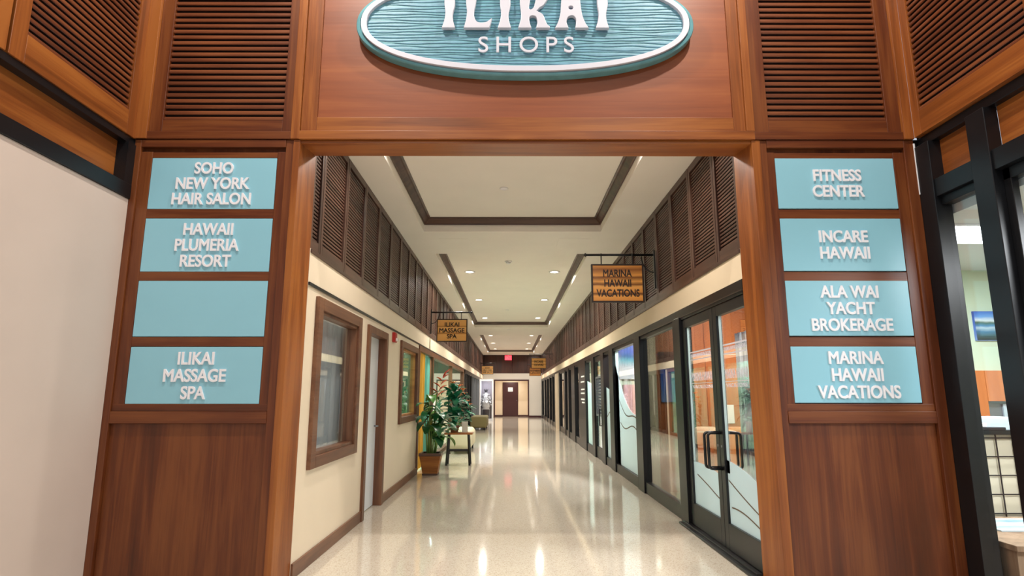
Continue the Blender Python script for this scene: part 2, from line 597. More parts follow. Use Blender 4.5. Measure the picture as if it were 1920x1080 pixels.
def _caph():
    cu = bpy.data.curves.new('cap', 'FONT'); cu.body = 'H'; cu.size = 1
    ob = bpy.data.objects.new('cap', cu); COL.objects.link(ob)
    me = bpy.data.meshes.new_from_object(ob.evaluated_get(bpy.context.evaluated_depsgraph_get()))
    bpy.data.objects.remove(ob)
    h = max(v.co.y for v in me.vertices) - min(v.co.y for v in me.vertices)
    bpy.data.meshes.remove(me)
    return h


CAPH = _caph()


def add_text(mb, V, F, at):
    b = len(mb.v)
    mb.v += [(v[0] + at[0], v[1] + at[1], v[2] + at[2]) for v in V]
    mb.f += [tuple(b + i for i in f) for f in F]
    return mb


# ================================================================== STRUCTURE
XL, XR, CZ = -1.69, 1.965, 3.87
YP0, YP1, YE = 4.60, 4.85, 37.5

floor_o = struct('floor', MB().box(-3.3, 3.45, -1.6, 37.6, -0.1, 0).box(-1.1, 1.25, 37.6, 39.3, -0.1, 0), M['floor'], label='polished cream terrazzo floor of the shopping corridor')

# corridor ceiling with three trays
TR = [(5.25, 8.78), (10.24, 21.95), (24.75, 36.0)]
TX0, TX1 = -1.33, 1.39
cl = MB().box(-1.82, TX0, YP1, YE, CZ, CZ + 0.12).box(TX1, 2.1, YP1, YE, CZ, CZ + 0.12)
ys = [YP1] + [y for t in TR for y in t] + [YE]
for i in range(0, len(ys), 2):
    cl.box(TX0, TX1, ys[i], ys[i + 1], CZ, CZ + 0.12)
cl.box(-1.82, 2.1, YP1, YE, CZ + 0.20, CZ + 0.3)
ceil_o = struct('ceiling', cl, M['white_ceiling'], label='cream corridor ceiling with three recessed trays')
for k, (a, b) in enumerate(TR):
    mb = MB().rect_sweep(TX0 + 0.002, TX1 - 0.002, a + 0.002, b - 0.002,
                         [(0, 3.975), (0.015, 3.97), (0.02, 3.99), (0.075, 4.035), (0.085, 4.05), (0.105, 4.055), (0.105, 4.069), (0, 4.069)])
    struct('trim_%d' % (k + 1), mb, M['esprX'], label='dark crown moulding round ceiling tray %s' % ('nearest the portal', 'in the middle of the corridor', 'farthest from the portal')[k])

# entry hall shell
hall = MB().box(-3.3, 3.45, -1.6, 4.85, 6.6, 6.7)
struct('ceiling_entry', hall, M['white_ceiling'], label='ceiling of the entry hall')

# ---------------- portal wall
wf = MB()
wf.box(-3.09, -1.79, 4.62, YP1, 0, 3.47).box(2.06, 3.33, 4.62, YP1, 0, 3.47)
wf.box(-3.09, 3.33, 4.64, YP1, 3.47, 5.6).box(-3.09, 3.33, 4.58, YP1, 5.6, 6.6)
front = struct('wall_front', wf, M['mahoZ'], label='wooden portal wall with two sign pillars and a header')


def fp(name, boxes, mat, bevel=0.003):
    mb = MB()
    for b in boxes:
        mb.box(*b)
    return mb.build(name, M[mat], front, bevel=bevel)


for sgn in (-1, 1):
    L = sgn < 0
    o0, o1 = (-3.09, -3.037) if L else (3.245, 3.33)      # outer stile
    q0, q1 = (-3.037, -2.945) if L else (3.158, 3.245)    # second stile beside signs
    i0, i1 = (-1.918, -1.85) if L else (2.115, 2.178)     # inner stile beside signs
    j0, j1 = (-1.85, -1.789) if L else (2.063, 2.115)
    fp('stile', [(o0, o1, 4.575, 4.62, 0, 3.47)], 'mahoZ')
    fp('stile', [(q0, q1, 4.592, 4.62, 1.275, 3.37)], 'mahoZ')
    fp('stile', [(i0, i1, 4.592, 4.62, 1.275, 3.37)], 'mahoZ')
    fp('stile', [(j0, j1, 4.583, 4.62, 0, 3.47)], 'mahoZ')
    s0, s1 = min(q1, i1) if L else i1, i0 if L else q0
    if L:
        s0, s1 = q1, i0
    for z0, z1 in ((1.768, 1.842), (2.288, 2.362), (2.802, 2.88)):
        fp('rail', [(s0 - 0.004, s1 + 0.004, 4.596, 4.62, z0, z1)], 'mahoX')
    w0, w1 = (o1, j0) if L else (j1, o0)
    fp('rail', [(w0, w1, 4.578, 4.62, 1.185, 1.275)], 'mahoX')
    fp('rail', [(w0, w1, 4.590, 4.62, 1.275, 1.33)], 'mahoX')
    fp('rail', [(w0, w1, 4.594, 4.62, 3.318, 3.366)], 'mahoX')
    fp('rail', [(w0, w1, 4.575, 4.62, 3.405, 3.47)], 'mahoX')
    fp('pillar_panel', [(w0, w1, 4.608, 4.62, 0, 1.185)], 'mahoZ')
# jamb boards and soffit
for _pts in ([(-1.788, 4.575), (-1.733, 4.575), (-1.692, YP1 + 0.004), (-1.788, YP1 + 0.004)],
             [(1.992, 4.575), (2.062, 4.575), (2.062, YP1 + 0.004), (1.945, YP1 + 0.004)]):
    MB().poly_prism(_pts, 'Z', 0, 3.47).build('jamb', M['woodZ'], front, bevel=0.003)
fp('soffit_board', [(-1.735, 1.994, 4.59, YP1 + 0.004, 3.444, 3.47)], 'woodX')
# header front
fp('ledge', [(-1.745, 2.02, 4.562, 4.62, 3.472, 3.546)], 'woodX')
fp('ledge', [(-3.09, -1.812, 4.566, 4.62, 3.474, 3.54)], 'mahoX')
fp('ledge', [(2.02, 3.25, 4.566, 4.62, 3.474, 3.54)], 'mahoX')
fp('rail', [(-1.61, 1.858, 4.583, 4.62, 3.546, 3.675)], 'woodX')
fp('header_panel', [(-1.61, 1.858, 4.605, 4.64, 3.675, 5.6)], 'panel', 0)
fp('stile', [(-1.74, -1.61, 4.583, 4.64, 3.546, 5.6)], 'woodZ')
fp('stile', [(1.858, 1.955, 4.583, 4.64, 3.546, 5.6)], 'woodZ')
fp('stile', [(-1.812, -1.742, 4.562, 4.64, 3.474, 5.6)], 'woodZ')
fp('stile', [(1.955, 2.022, 4.562, 4.64, 3.546, 5.6)], 'woodZ')
fp('corner_post', [(-3.14, -2.995, 4.556, 4.64, 3.474, 5.6)], 'woodZ')
fp('corner_post', [(3.25, 3.33, 4.555, 4.64, 3.474, 5.6)], 'woodZ')


# ---------------- louvered panels
def slat_section(depth, h):
    # front at -depth, rounded nose, sloping down to the front
    return [(0.0, h * 0.72), (0.0, h * 0.30), (-depth * 0.7, -0.02 * h), (-depth * 0.95, 0.08 * h), (-depth, 0.28 * h),
            (-depth * 0.95, 0.50 * h), (-depth * 0.7, 0.62 * h)]


def louver(label, group, w, z0, z1, stl, str_, rb, rt, pitch, mats, loc, rotz=0.0, name='louver_panel', sd=0.022):
    """panel standing on its lower left corner; faces -Y; local x 0..w, z 0..h"""
    t = thing(name, loc, label, 'louver', group)
    h = z1 - z0
    L0 = Vector(loc)
    f = MB()
    f.box(0, stl, -0.03, 0.02, 0, h)
    fr_ = MB().box(w - str_, w, -0.03, 0.02, 0, h)
    f2 = MB().box(stl, w - str_, -0.03, 0.02, 0, rb)
    ft = MB().box(stl, w - str_, -0.03, 0.02, h - rt, h)
    s = MB()
    n = int((h - rb - rt) / pitch)
    for i in range(n + 1):
        zz = rb + i * pitch + 0.004
        if zz + pitch * 0.7 > h - rt:
            break
        s.poly_prism([(y + 0.004, zz + q) for y, q in slat_section(sd, pitch)], 'X', stl + 0.001, w - str_ - 0.001)
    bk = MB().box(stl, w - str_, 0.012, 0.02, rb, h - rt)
    for mb in (f, fr_, f2, ft, s, bk):
        mb.v = [(v[0] + L0.x, v[1] + L0.y, v[2] + L0.z) for v in mb.v]
    f.build('stile', mats[0], t, bevel=0.003)
    fr_.build('stile', mats[0], t, bevel=0.003)
    f2.build('rail', mats[1], t, bevel=0.003)
    ft.build('rail', mats[1], t, bevel=0.003)
    s.build('slats', mats[2], t)
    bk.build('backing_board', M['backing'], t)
    t.rotation_euler = (0, 0, rotz)
    return t


fm = (M['mahoZ'], M['mahoX'], M['slat'])
louver('honey brown louvered panel above the left sign pillar, facing the viewer', 'louvered panels round the entry', 1.183, 3.54, 5.6, 0.108, 0.08, 0.105, 0.1, 0.0535, fm, (-2.995, 4.612, 3.54))
louver('honey brown louvered panel above the right sign pillar, facing the viewer', 'louvered panels round the entry', 1.228, 3.54, 5.6, 0.125, 0.115, 0.107, 0.1, 0.0535, fm, (2.022, 4.612, 3.54))
# side walls of the entry hall: louvers run along Y
sm = (M['woodZ'], M['woodX'], M['slat'])
louver('louvered wood panel high on the left entry wall, next to the portal', 'louvered panels round the entry', 1.235, 3.47, 5.6, 0.115, 0.10, 0.2, 0.1, 0.05, sm, (-3.118, 3.32, 3.47), math.pi / 2)
louver('louvered wood panel on the left entry wall cut by the top left corner', 'louvered panels round the entry', 1.16, 3.47, 5.6, 0.1, 0.1, 0.2, 0.1, 0.05, sm, (-3.118, 2.14, 3.47), math.pi / 2)
louver('louvered wood panel high on the right entry wall, next to the portal', 'louvered panels round the entry', 1.235, 3.48, 5.6, 0.085, 0.115, 0.2, 0.1, 0.05, sm, (3.358, 4.555, 3.48), -math.pi / 2)
louver('louvered wood panel on the right entry wall cut by the top right corner', 'louvered panels round the entry', 1.2, 3.48, 5.6, 0.1, 0.1, 0.2, 0.1, 0.05, sm, (3.358, 3.30, 3.48), -math.pi / 2)

# ---------------- entry hall side walls
wl = MB().box(-3.3, -3.09, -1.6, 4.575, 0, 2.955)
entry_l = struct('wall_entry_left', wl, M['beige_wall'], label='plain beige wall at the left of the entry')
MB().box(-3.3, -3.17, -1.6, 4.56, 3.07, 3.46).build('wood_band', M['woodY'], entry_l)
MB().box(-3.3, -3.075, -1.6, 4.575, 2.957, 3.075).build('black_rail', M['black'], entry_l, bevel=0.003)
MB().box(-3.3, -3.10, -1.6, 4.575, 3.415, 3.468).build('black_soffit', M['black'], entry_l)
MB().box(-3.17, -3.078, 4.48, 4.575, 3.075, 3.415).build('black_post', M['black'], entry_l)
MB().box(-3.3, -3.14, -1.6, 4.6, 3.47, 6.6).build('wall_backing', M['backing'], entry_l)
MB().box(-3.3, -3.088, 4.576, 4.72, 0, 3.478).build('black_filler', M['black'], entry_l)

wr = MB()
wr.box(3.33, 3.46, 4.42, 4.585, 0, 3.40)                 # corner post
wr.box(3.33, 3.43, 3.86, 4.03, 0, 3.40)                  # mullion
wr.box(3.345, 3.48, 4.03, 4.42, 2.93, 3.075)             # transom
wr.box(3.38, 3.47, 4.03, 4.42, 2.865, 2.93)
wr.box(3.345, 3.48, -1.6, 3.86, 2.93, 3.075)
wr.box(3.40, 3.48, -1.6, 3.86, 2.85, 2.93)
wr.box(3.40, 3.45, 3.80, 3.86, 0, 2.93)
wr.box(3.37, 3.48, -1.6, 4.585, 3.40, 3.478)             # soffit
wr.box(3.38, 3.46, 4.03, 4.42, 0, 0.08)
entry_r = struct('wall_entry_right', wr, M['black'], bevel=0.004, label='black metal shop front at the right of the entry')
MB().box(3.332, 3.5, 4.587, 4.72, 0, 3.478).build('black_filler', M['black'], entry_r)
MB().box(3.324, 3.336, 4.570, 4.584, 3.0, 3.44).build('white_caulk', M['white'], entry_r)
MB().box(3.43, 3.47, 4.03, 4.42, 3.075, 3.40).build('wood_infill', M['woodY'], entry_r)
MB().box(3.43, 3.47, -1.6, 3.86, 3.075, 3.40).build('wood_infill', M['woodY'], entry_r)
MB().box(3.415, 3.421, 4.03, 4.42, 0.08, 2.87).build('pane', M['glass'], entry_r)
MB().box(3.425, 3.431, 1.5, 3.80, 0.08, 2.86).build('pane', M['glass'], entry_r)
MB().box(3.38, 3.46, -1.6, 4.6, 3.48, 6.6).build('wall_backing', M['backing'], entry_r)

# ---------------- corridor left wall
wl = MB()
T0, T1 = XL - 0.12, XL
segs = [(YP1, 5.18, 0, 2.62), (5.18, 6.48, 0, 0.86), (5.18, 6.48, 2.16, 2.62), (6.48, 7.02, 0, 2.62), (7.02, 7.98, 2.15, 2.62),
        (7.98, 9.16, 0, 2.62), (9.16, 10.66, 0, 1.04), (9.16, 10.66, 2.14, 2.62), (10.66, 10.92, 0, 2.62), (10.92, YE, 2.30, 2.62),
        (21.5, 21.8, 0, 2.30)]
for a, b, c, d in segs:
    wl.box(T0, T1, a, b, c, d)
wall_left = struct('wall_left', wl, M['cream_wall'], label='cream plaster wall on the left of the corridor')
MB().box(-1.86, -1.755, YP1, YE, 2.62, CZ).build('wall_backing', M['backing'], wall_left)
struct('trim_4', MB().box(XL, XL + 0.014, YP1, YE, 2.305, 2.33), M['black'], label='thin black line along the left corridor wall')
bb = MB()
for a, b in ((YP1, 6.95), (8.06, 10.92)):
    bb.box(XL, XL + 0.018, a, b, 0, 0.115)
struct('baseboard_left', bb, M['frameY'], bevel=0.003, label='brown baseboard along the left corridor wall')

# window 1 (frame with curtain behind the pane)
w1 = struct('window_1', MB().frame('X', XL - 0.06, XL + 0.035, 5.07, 6.59, 0.785, 2.245, 0.13, 0.10, 0.11), M['frameY'], bevel=0.005, label='brown framed window with grey curtain nearest on the left wall')
MB().frame('X', XL - 0.09, XL + 0.012, 5.20, 6.46, 0.885, 2.135, 0.03).build('inner_frame', M['frameZ'], w1, bevel=0.003)
MB().box(XL - 0.058, XL - 0.052, 5.23, 6.43, 0.915, 2.105).build('pane', M['glass'], w1)


def curtain(x, y0, y1, z0, z1, amp=0.03, wl_=0.11, n=90):
    mb = MB()
    for i in range(n + 1):
        y = y0 + (y1 - y0) * i / n
        xx = x + amp * math.sin(2 * math.pi * (y - y0) / wl_) + 0.4 * amp * math.sin(2 * math.pi * (y - y0) / (wl_ * 2.7) + 1)
        mb.v += [(xx, y, z0), (xx, y, z1)]
    for i in range(n):
        mb.f.append((2 * i, 2 * i + 2, 2 * i + 3, 2 * i + 1))
    return mb


tag(curtain(XL - 0.2, 5.05, 6.75, 0.8, 2.3).build('curtain', M['white_cloth'], smooth=True), 'pale grey gathered curtain behind the brown framed window', 'curtain')

# white door in its brown casing
d1 = struct('door_1', MB().box(XL - 0.12, XL - 0.08, 7.02, 7.98, 0.01, 2.15), M['white_door'], label='white door in a brown casing on the left wall')
cs = MB().box(XL - 0.12, XL + 0.03, 6.95, 7.05, 0, 2.22).box(XL - 0.12, XL + 0.03, 7.95, 8.06, 0, 2.22).box(XL - 0.12, XL + 0.03, 7.05, 7.95, 2.13, 2.22)
cs.build('casing', M['frameZ'], d1, bevel=0.004)
MB().box(XL - 0.08, XL - 0.062, 7.30, 7.31, 0.05, 2.12).build('door_groove', M['grey_wall'], d1)
hm = MB().tube([(XL - 0.08, 7.86, 1.0), (XL - 0.03, 7.86, 1.0), (XL - 0.03, 7.76, 1.0)], 0.01)
hm.build('door_handle', M['grey_metal'], d1, smooth=True)

# window 2
w2 = struct('window_2', MB().frame('X', XL - 0.06, XL + 0.035, 9.07, 10.77, 0.96, 2.225, 0.12, 0.10, 0.10), M['frameY'], bevel=0.005, label='brown framed window second along the left wall')
MB().frame('X', XL - 0.09, XL - 0.01, 9.19, 10.65, 1.06, 2.125, 0.035).build('inner_frame', M['stool_top'], w2, bevel=0.003)
MB().box(XL - 0.058, XL - 0.052, 9.22, 10.62, 1.09, 2.09).build('pane', M['glass_teal'], w2)

# room behind windows on the left
struct('wall_back_left', MB().box(-3.6, -3.5, 4.9, 21.7, 0, 3.2).box(-3.5, -1.81, 8.5, 8.6, 0, 3.2).box(-3.5, -1.87, 4.9, 5.0, 0, 3.2).box(-3.5, -1.81, 10.8, 10.88, 0, 3.2).box(-3.5, -1.82, 21.6, 21.7, 0, 3.2), M['pale_green'], label='pale green walls of the rooms behind the left windows')
struct('floor_shop_left', MB().box(-3.6, -1.81, 4.9, 37.4, -0.1, -0.001), M['counter_wood'], label='floor of the shops on the left')
struct('ceiling_shop_left', MB().box(-3.6, -1.87, 4.9, 37.4, 3.0, 3.1), M['white_ceiling'], label='ceiling of the shops on the left')

# left glazed shop front 10.92 .. 16.35
gl = MB()
gl.box(XL - 0.10, XL + 0.02, 10.92, 11.03, 0, 2.30).box(XL - 0.10, XL + 0.02, 11.03, 21.5, 2.20, 2.30).box(XL - 0.10, XL + 0.02, 12.92, 13.02, 0, 2.20)
gl.box(XL - 0.10, XL + 0.02, 21.4, 21.5, 0, 2.2).box(XL - 0.10, XL + 0.02, 13.02, 21.4, 0, 0.09).box(XL - 0.07, XL + 0.01, 17.2, 17.26, 0.09, 2.2)
w3 = struct('window_3', gl, M['frameZ'], bevel=0.004, label='glazed shop front with aqua interior behind the plants on the left')
MB().box(XL - 0.05, XL - 0.044, 13.02, 17.2, 0.09, 2.20).build('pane', M['glass_teal'], w3)
MB().box(XL - 0.05, XL - 0.044, 17.26, 21.4, 0.09, 2.20).build('pane', M['glass_teal'], w3)
tag(curtain(XL - 0.045, 11.06, 11.9, 0.03, 2.19, 0.022, 0.1).build('curtain', M['yellow_cloth'], smooth=True), 'yellow curtain hanging in the shop doorway behind the potted flowers', 'curtain')
tag(curtain(XL - 0.07, 11.93, 12.9, 0.03, 2.19, 0.02, 0.12).build('curtain', M['teal_cloth'], smooth=True), 'aqua curtain hanging beside the yellow one', 'curtain')
db = MB().box(-2.95, -2.9, 13.4, 14.1, 0, 2.25)
tag(db.build('door_leaf', M['dark_room'], bevel=0.004), 'dark inner door leaf seen through the left glass shop front', 'door')
db = MB().box(-2.95, -2.9, 14.9, 15.35, 0.9, 2.1)
tag(db.build('wall_picture', M['olive_fabric'], bevel=0.004), 'narrow olive hanging on the aqua shop wall, left side', 'picture')

# left dark shop fronts 16.75 .. 32
gl = MB()
lm = [21.85, 22.6, 23.4, 24.4, 25.6, 27.2, 28.8, 30.4, 32.1]
for y in lm[:5]:
    gl.box(XL - 0.12, XL + 0.03, y, y + 0.14, 0, 2.3)
gl.box(XL - 0.12, XL + 0.03, 21.85, 32.2, 2.18, 2.3).box(XL - 0.12, XL + 0.02, 21.85, 32.2, 0, 0.12)
w4 = struct('window_4', gl, M['bronze'], bevel=0.004, label='dark framed shop fronts farther along the left side')
for y in lm[5:]:
    MB().box(XL - 0.12, XL + 0.02, y, y + 0.07, 0, 2.18).build('pale_mullion', M['grey_metal'], w4)
for i in range(len(lm) - 1):
    MB().box(XL - 0.06, XL - 0.054, lm[i] + 0.14, lm[i + 1], 0.12, 2.18).build('pane', M['glass_dark'], w4)
struct('wall_back_left_far', MB().box(-3.3, -3.2, 21.75, 37.4, 0, 3.0), M['dark_room'], label='dark back wall of the far left shops')
struct('wall_left_far', MB().box(T0, T1, 33.1, 37.5, 0, 2.3), M['cream_wall'], label='cream wall at the far left end')

# ---------------- corridor right wall
wr = MB().box(XR - 0.018, XR + 0.15, YP1, YE, 2.36, 2.62).box(XR - 0.02, XR + 0.15, 24.0, 26.0, 0, 2.36)
wall_right = struct('wall_right', wr, M['fascia'], label='cream fascia and pier on the right of the corridor')
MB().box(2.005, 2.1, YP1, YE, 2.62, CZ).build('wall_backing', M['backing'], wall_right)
hd = MB().box(XR - 0.022, XR + 0.1, YP1 + 0.01, YE - 0.1, 2.27, 2.359)
hdo = struct('trim_5', hd, M['bronze'], bevel=0.003, label='dark header running over the right shop fronts')
MB().box(XR - 0.03, XR - 0.018, YP1 + 0.01, 24, 2.262, 2.272).build('bead', M['bronze_edge'], hdo)


def storefront(n, label, mulls, pane_mats, z0=0.13, z1=2.27, glass_x=0.03):
    """mulls: list of (y0,y1); panes between consecutive mullions"""
    mb = MB()
    for a, b in mulls:
        mb.box(XR - 0.03, XR + 0.09, a, b, 0, z1)
    for i in range(len(mulls) - 1):
        mb.box(XR - 0.01, XR + 0.08, mulls[i][1], mulls[i + 1][0], 0, z0)
        mb.box(XR - 0.01, XR + 0.08, mulls[i][1], mulls[i + 1][0], z1 - 0.06, z1)
    w = struct('window_%d' % n, mb, M['bronze'], bevel=0.004, label=label)
    for i in range(len(mulls) - 1):
        MB().box(XR + glass_x, XR + glass_x + 0.006, mulls[i][1], mulls[i + 1][0], z0, z1 - 0.06).build('pane', pane_mats[i], w)
    return w


def wave_film(name, y0, y1, zf, parent, mat, x, n=40, z0=0.14):
    mb = MB()
    pts = [(y0, z0)] + [(y1, z0)] + [(y1 + (y0 - y1) * i / n, zf(1 - i / n)) for i in range(n + 1)]
    mb.poly_prism(pts, 'X', x, x + 0.0015)
    return mb.build(name, mat, parent)


def line_film(y0, y1, zf, parent, x, wdt=0.012, n=30):
    top = [(y0 + (y1 - y0) * i / n, zf(i / n) + wdt / 2) for i in range(n + 1)]
    bot = [(y0 + (y1 - y0) * i / n, zf(i / n) - wdt / 2) for i in reversed(range(n + 1))]
    mb = MB().poly_prism(top + bot, 'X', x, x + 0.0015)
    return mb.build('curve_stripe', M['curve_line'], parent)


wA = storefront(5, 'large reflective shop window beside the glass double doors', [(6.90, 7.02), (8.88, 9.28)], [M['glass_mirror']], z0=0.16)
gx = XR + 0.0265
wB = storefront(6, 'shop window with frosted wave and sea mural on the right', [(9.28, 9.30), (11.25, 11.68)], [M['glass']], z0=0.16)
wave_film('frosted_film', 9.30, 11.25, lambda t: 1.08 + 0.34 * (t - 0.12) ** 2 / 0.3, wB, M['frost'], gx, z0=0.165)
MB().box(gx, gx + 0.0015, 10.98, 11.25, 0.165, 2.2).build('frosted_border', M['frost'], wB)
line_film(9.32, 10.95, lambda t: 0.99 + 0.28 * t * t + 0.05 * math.sin(7 * t), wB, gx - 0.003, 0.02)
line_film(9.32, 10.9, lambda t: 0.78 + 0.15 * t + 0.07 * math.sin(6 * t), wB, gx - 0.003, 0.02)
wC = storefront(7, 'narrow shop windows with pale frosted glass on the right', [(11.68, 11.70), (12.40, 12.80)], [M['glass']], z0=0.16)
wave_film('frosted_film', 11.70, 12.40, lambda t: 1.45 + 0.1 * t, wC, M['frost'], gx, z0=0.165)
line_film(11.72, 12.38, lambda t: 1.0 + 0.06 * math.sin(4 * t), wC, gx - 0.003, 0.02)
wE = storefront(8, 'green tinted shop window with dark directory strip on the right', [(13.86, 14.28), (15.42, 16.90)], [M['glass']], z0=0.2)
wave_film('frosted_film', 14.28, 15.42, lambda t: 1.62 + 0.12 * t, wE, M['frost'], gx, z0=0.205)
wF = storefront(9, 'reflective shop window beyond the dark directory strip', [(16.90, 16.92), (18.05, 19.0), (19.9, 20.3), (21.2, 21.6), (23.6, 24.0)],
                [M['glass_mirror'], M['glass_dark'], M['glass_dark'], M['glass_dark']], z0=0.2)
wG = storefront(10, 'dark shop fronts at the far right end of the corridor', [(26.0, 26.25), (27.6, 27.9), (29.5, 29.9), (31.6, 32.0), (33.8, 34.2), (36.6, 37.4)],
                [M['glass_dark']] * 5, z0=0.2)

# door with a dark louvered board between the frosted windows
d2 = struct('door_2', MB().frame('X', XR, XR + 0.05, 12.80, 13.86, 0.01, 2.26, 0.13, 0.25, 0.12), M['bronze'], bevel=0.004, label='narrow glass door with a grey slatted board on the right')
MB().box(XR + 0.02, XR + 0.026, 12.93, 13.73, 0.26, 2.14).build('pane', M['glass'], d2)
lb = MB()
for i in range(12):
    lb.box(XR + 0.005, XR + 0.018, 12.94, 13.72, 0.98 + i * 0.066, 0.98 + i * 0.066 + 0.058)
lb.build('slatted_board', M['dark_room'], d2)
MB().frame('X', XR - 0.005, XR + 0.02, 12.92, 13.74, 0.93, 1.80, 0.04).build('board_frame', M['grey_metal'], d2)
MB().box(XR + 0.028, XR + 0.03, 12.93, 13.73, 0.26, 0.95).build('frosted_film', M['frost'], d2)
MB().tube([(XR, 12.87, 1.1), (XR - 0.06, 12.87, 1.1), (XR - 0.06, 12.87, 0.75), (XR, 12.87, 0.75)], 0.015).build('door_handle', M['black'], d2, smooth=True)
# small white marks on the dark strip
mk = MB()
random.seed(3)
for z in (1.86, 1.72, 1.52, 1.42, 1.26, 1.18):
    mk.box(XR - 0.034, XR - 0.031, 15.6, 16.2 + random.random() * 0.3, z, z + 0.035)
mk.build('white_marks', M['paper'], wE)

# ---------------- glass double doors
fr = MB().box(XR - 0.04, XR + 0.1, 6.70, 6.90, 0, 2.27).box(XR - 0.02, XR + 0.08, 4.87, 6.70, 2.235, 2.27)
frame3 = struct('door_3', fr, M['bronze'], bevel=0.004, label='black framed glass double doors at the right front')
MB().box(XR - 0.10, XR + 0.1, 4.87, 6.88, 0.0, 0.022).build('threshold', M['black'], frame3, bevel=0.006)
MB().box(XR - 0.06, XR + 0.06, 4.87, 6.86, 0.022, 0.036).build('threshold_ridge', M['bronze'], frame3, bevel=0.004)


def rounded_pull(x_side, y, parent, sgn):
    x1 = x_side + sgn * 0.125
    pts = []
    z0, z1 = 0.73, 1.05
    r = 0.03
    pts.append((x_side, y, z1))
    for k in range(5):
        a = math.pi / 2 * k / 4
        pts.append((x1 - sgn * r + sgn * r * math.sin(a), y, z1 - r + r * math.cos(a)))
    for k in range(5):
        a = math.pi / 2 * k / 4
        pts.append((x1 - sgn * r + sgn * r * math.cos(a), y, z0 + r - r * math.sin(a)))
    pts.append((x_side, y, z0))
    MB().tube(pts, 0.013, 10).build('door_handle', M['black'], parent, smooth=True)


for (y0, y1, ys_, far) in ((5.675, 6.695, 5.72, True), (4.87, 5.665, 5.62, False)):
    mb = MB()
    sx0, sx1 = XR - 0.01, XR + 0.045
    g0, g1 = (5.77, 6.585) if far else (4.87, 5.57)
    if far:
        mb.box(sx0, sx1, y0, g0, 0.04, 2.23).box(sx0, sx1, g1, y1, 0.04, 2.23)
    else:
        mb.box(sx0, sx1, g1, y1, 0.04, 2.23)
    mb.box(sx0, sx1, g0, g1, 0.04, 0.265).box(sx0, sx1, g0, g1, 2.135, 2.23)
    leaf = mb.build('door_leaf', M['black'], frame3, bevel=0.004)
    leaf['label'] = ('far' if far else 'near') + ' leaf of the glass double doors'
    MB().box(XR + 0.016, XR + 0.022, g0, g1, 0.265, 2.135).build('pane', M['glass'], leaf)
    px = XR + 0.0125
    if far:
        wave_film('frosted_film', g0, g1, lambda t: 0.655 + 0.04 * t + 0.02 * math.sin(math.pi * t), leaf, M['frost'], px, z0=0.266)
        line_film(g0 + 0.01, g1 - 0.12, lambda t: 0.43 + 0.14 * t ** 1.6 + 0.03 * math.sin(3 * t), leaf, px - 0.003, 0.012)
    else:
        wave_film('frosted_film', g0, g1, lambda t: 0.69 + 0.125 * t + 0.02 * math.sin(math.pi * t), leaf, M['frost'], px, z0=0.266)
        line_film(g0 + 0.01, g1 - 0.02, lambda t: 0.45 + 0.16 * t + 0.03 * t * t, leaf, px - 0.003, 0.012)
        line_film(g0 + 0.03, g1 - 0.06, lambda t: 0.37 - 0.02 * (1 - t) + 0.05 * math.sin(2.2 * t), leaf, px - 0.003, 0.012)
    MB().box(px, px + 0.0015, g1 - 0.06, g1, 0.7, 2.134).build('frosted_border', M['frost'], leaf)
    if not far:
        MB().box(px, px + 0.0015, 4.871, 4.93, 0.7, 2.134).build('frosted_border', M['frost'], leaf)
    # white lettering band on the pane, read from the corridor
    a0, a1 = (g0 + 0.02, g1 - 0.08) if far else (4.95, g1 - 0.08)
    st = MB().box(px - 0.001, px + 0.0005, a0, a1, 1.845, 1.858).box(px - 0.001, px + 0.0005, a0, a1, 1.765, 1.775)
    st.box(px - 0.001, px + 0.0005, a0, a1, 1.515, 1.522)
    st.build('white_stripe', M['letter_white'], leaf)
    w = a1 - a0
    lt = MB()
    for (tx, cap, zt, wd) in (('MARINA HAWAII', 0.085, 1.63, w * 0.96), ('VACATIONS', 0.035, 1.50, w * 0.9), ('MARINA HAWAII VACATIONS', 0.035, 1.832, w * 0.94)):
        V, F, _ = text_mesh([tx], cap, 0, 0.0015, width_of=wd, bold=0.0, res=2)
        b = len(lt.v)
        # face -X, reading direction towards the viewer (-Y)
        lt.v += [(px + v[1] - 0.001, (a0 + a1) / 2 - v[0], zt + v[2]) for v in V]
        lt.f += [tuple(b + i for i in f) for f in F]
    lt.build('lettering', M['letter_white'], leaf)
    rounded_pull(XR - 0.01, ys_, leaf, -1)
    rounded_pull(XR + 0.045, ys_, leaf, 1)
    MB().tube([(XR - 0.014, ys_, 0.93), (XR + 0.049, ys_, 0.93)], 0.012, 12).build('lock_cylinder', M['grey_metal'], leaf)

# ---------------- end wall with door alcove
we = MB().box(-1.82, -1.0, YE, YE + 0.12, 0, 2.72).box(1.14, 2.1, YE, YE + 0.12, 0, 2.72).box(-1.0, 1.14, YE, YE + 0.12, 2.29, 2.72)
wall_far = struct('wall_far', we, M['grey_wall'], label='pale grey end wall of the corridor round the alcove')
ew = MB().box(-1.82, 2.1, YE + 0.02, YE + 0.12, 2.72, CZ)
ewo = struct('wall_far_panelling', ew, M['cherry'], label='dark wood panelling above the far door')
for i in range(4):
    MB().box(-1.78 + i * 0.95, -1.78 + i * 0.95 + 0.93, YE - 0.01, YE + 0.02, 2.74, CZ - 0.01).build('panel', M['cherry'], ewo, bevel=0.004)
struct('wall_alcove', MB().box(-1.12, 1.26, 39.2, 39.3, 0, 2.6).box(-1.12, -1.0, YE + 0.12, 39.2, 0, 2.6).box(1.14, 1.26, YE + 0.12, 39.2, 0, 2.6), M['cream_wall'], label='cream walls inside the far door alcove')
struct('ceiling_alcove', MB().box(-1.12, 1.26, YE + 0.12, 39.3, 2.45, 2.55), M['white_ceiling'], label='alcove ceiling')
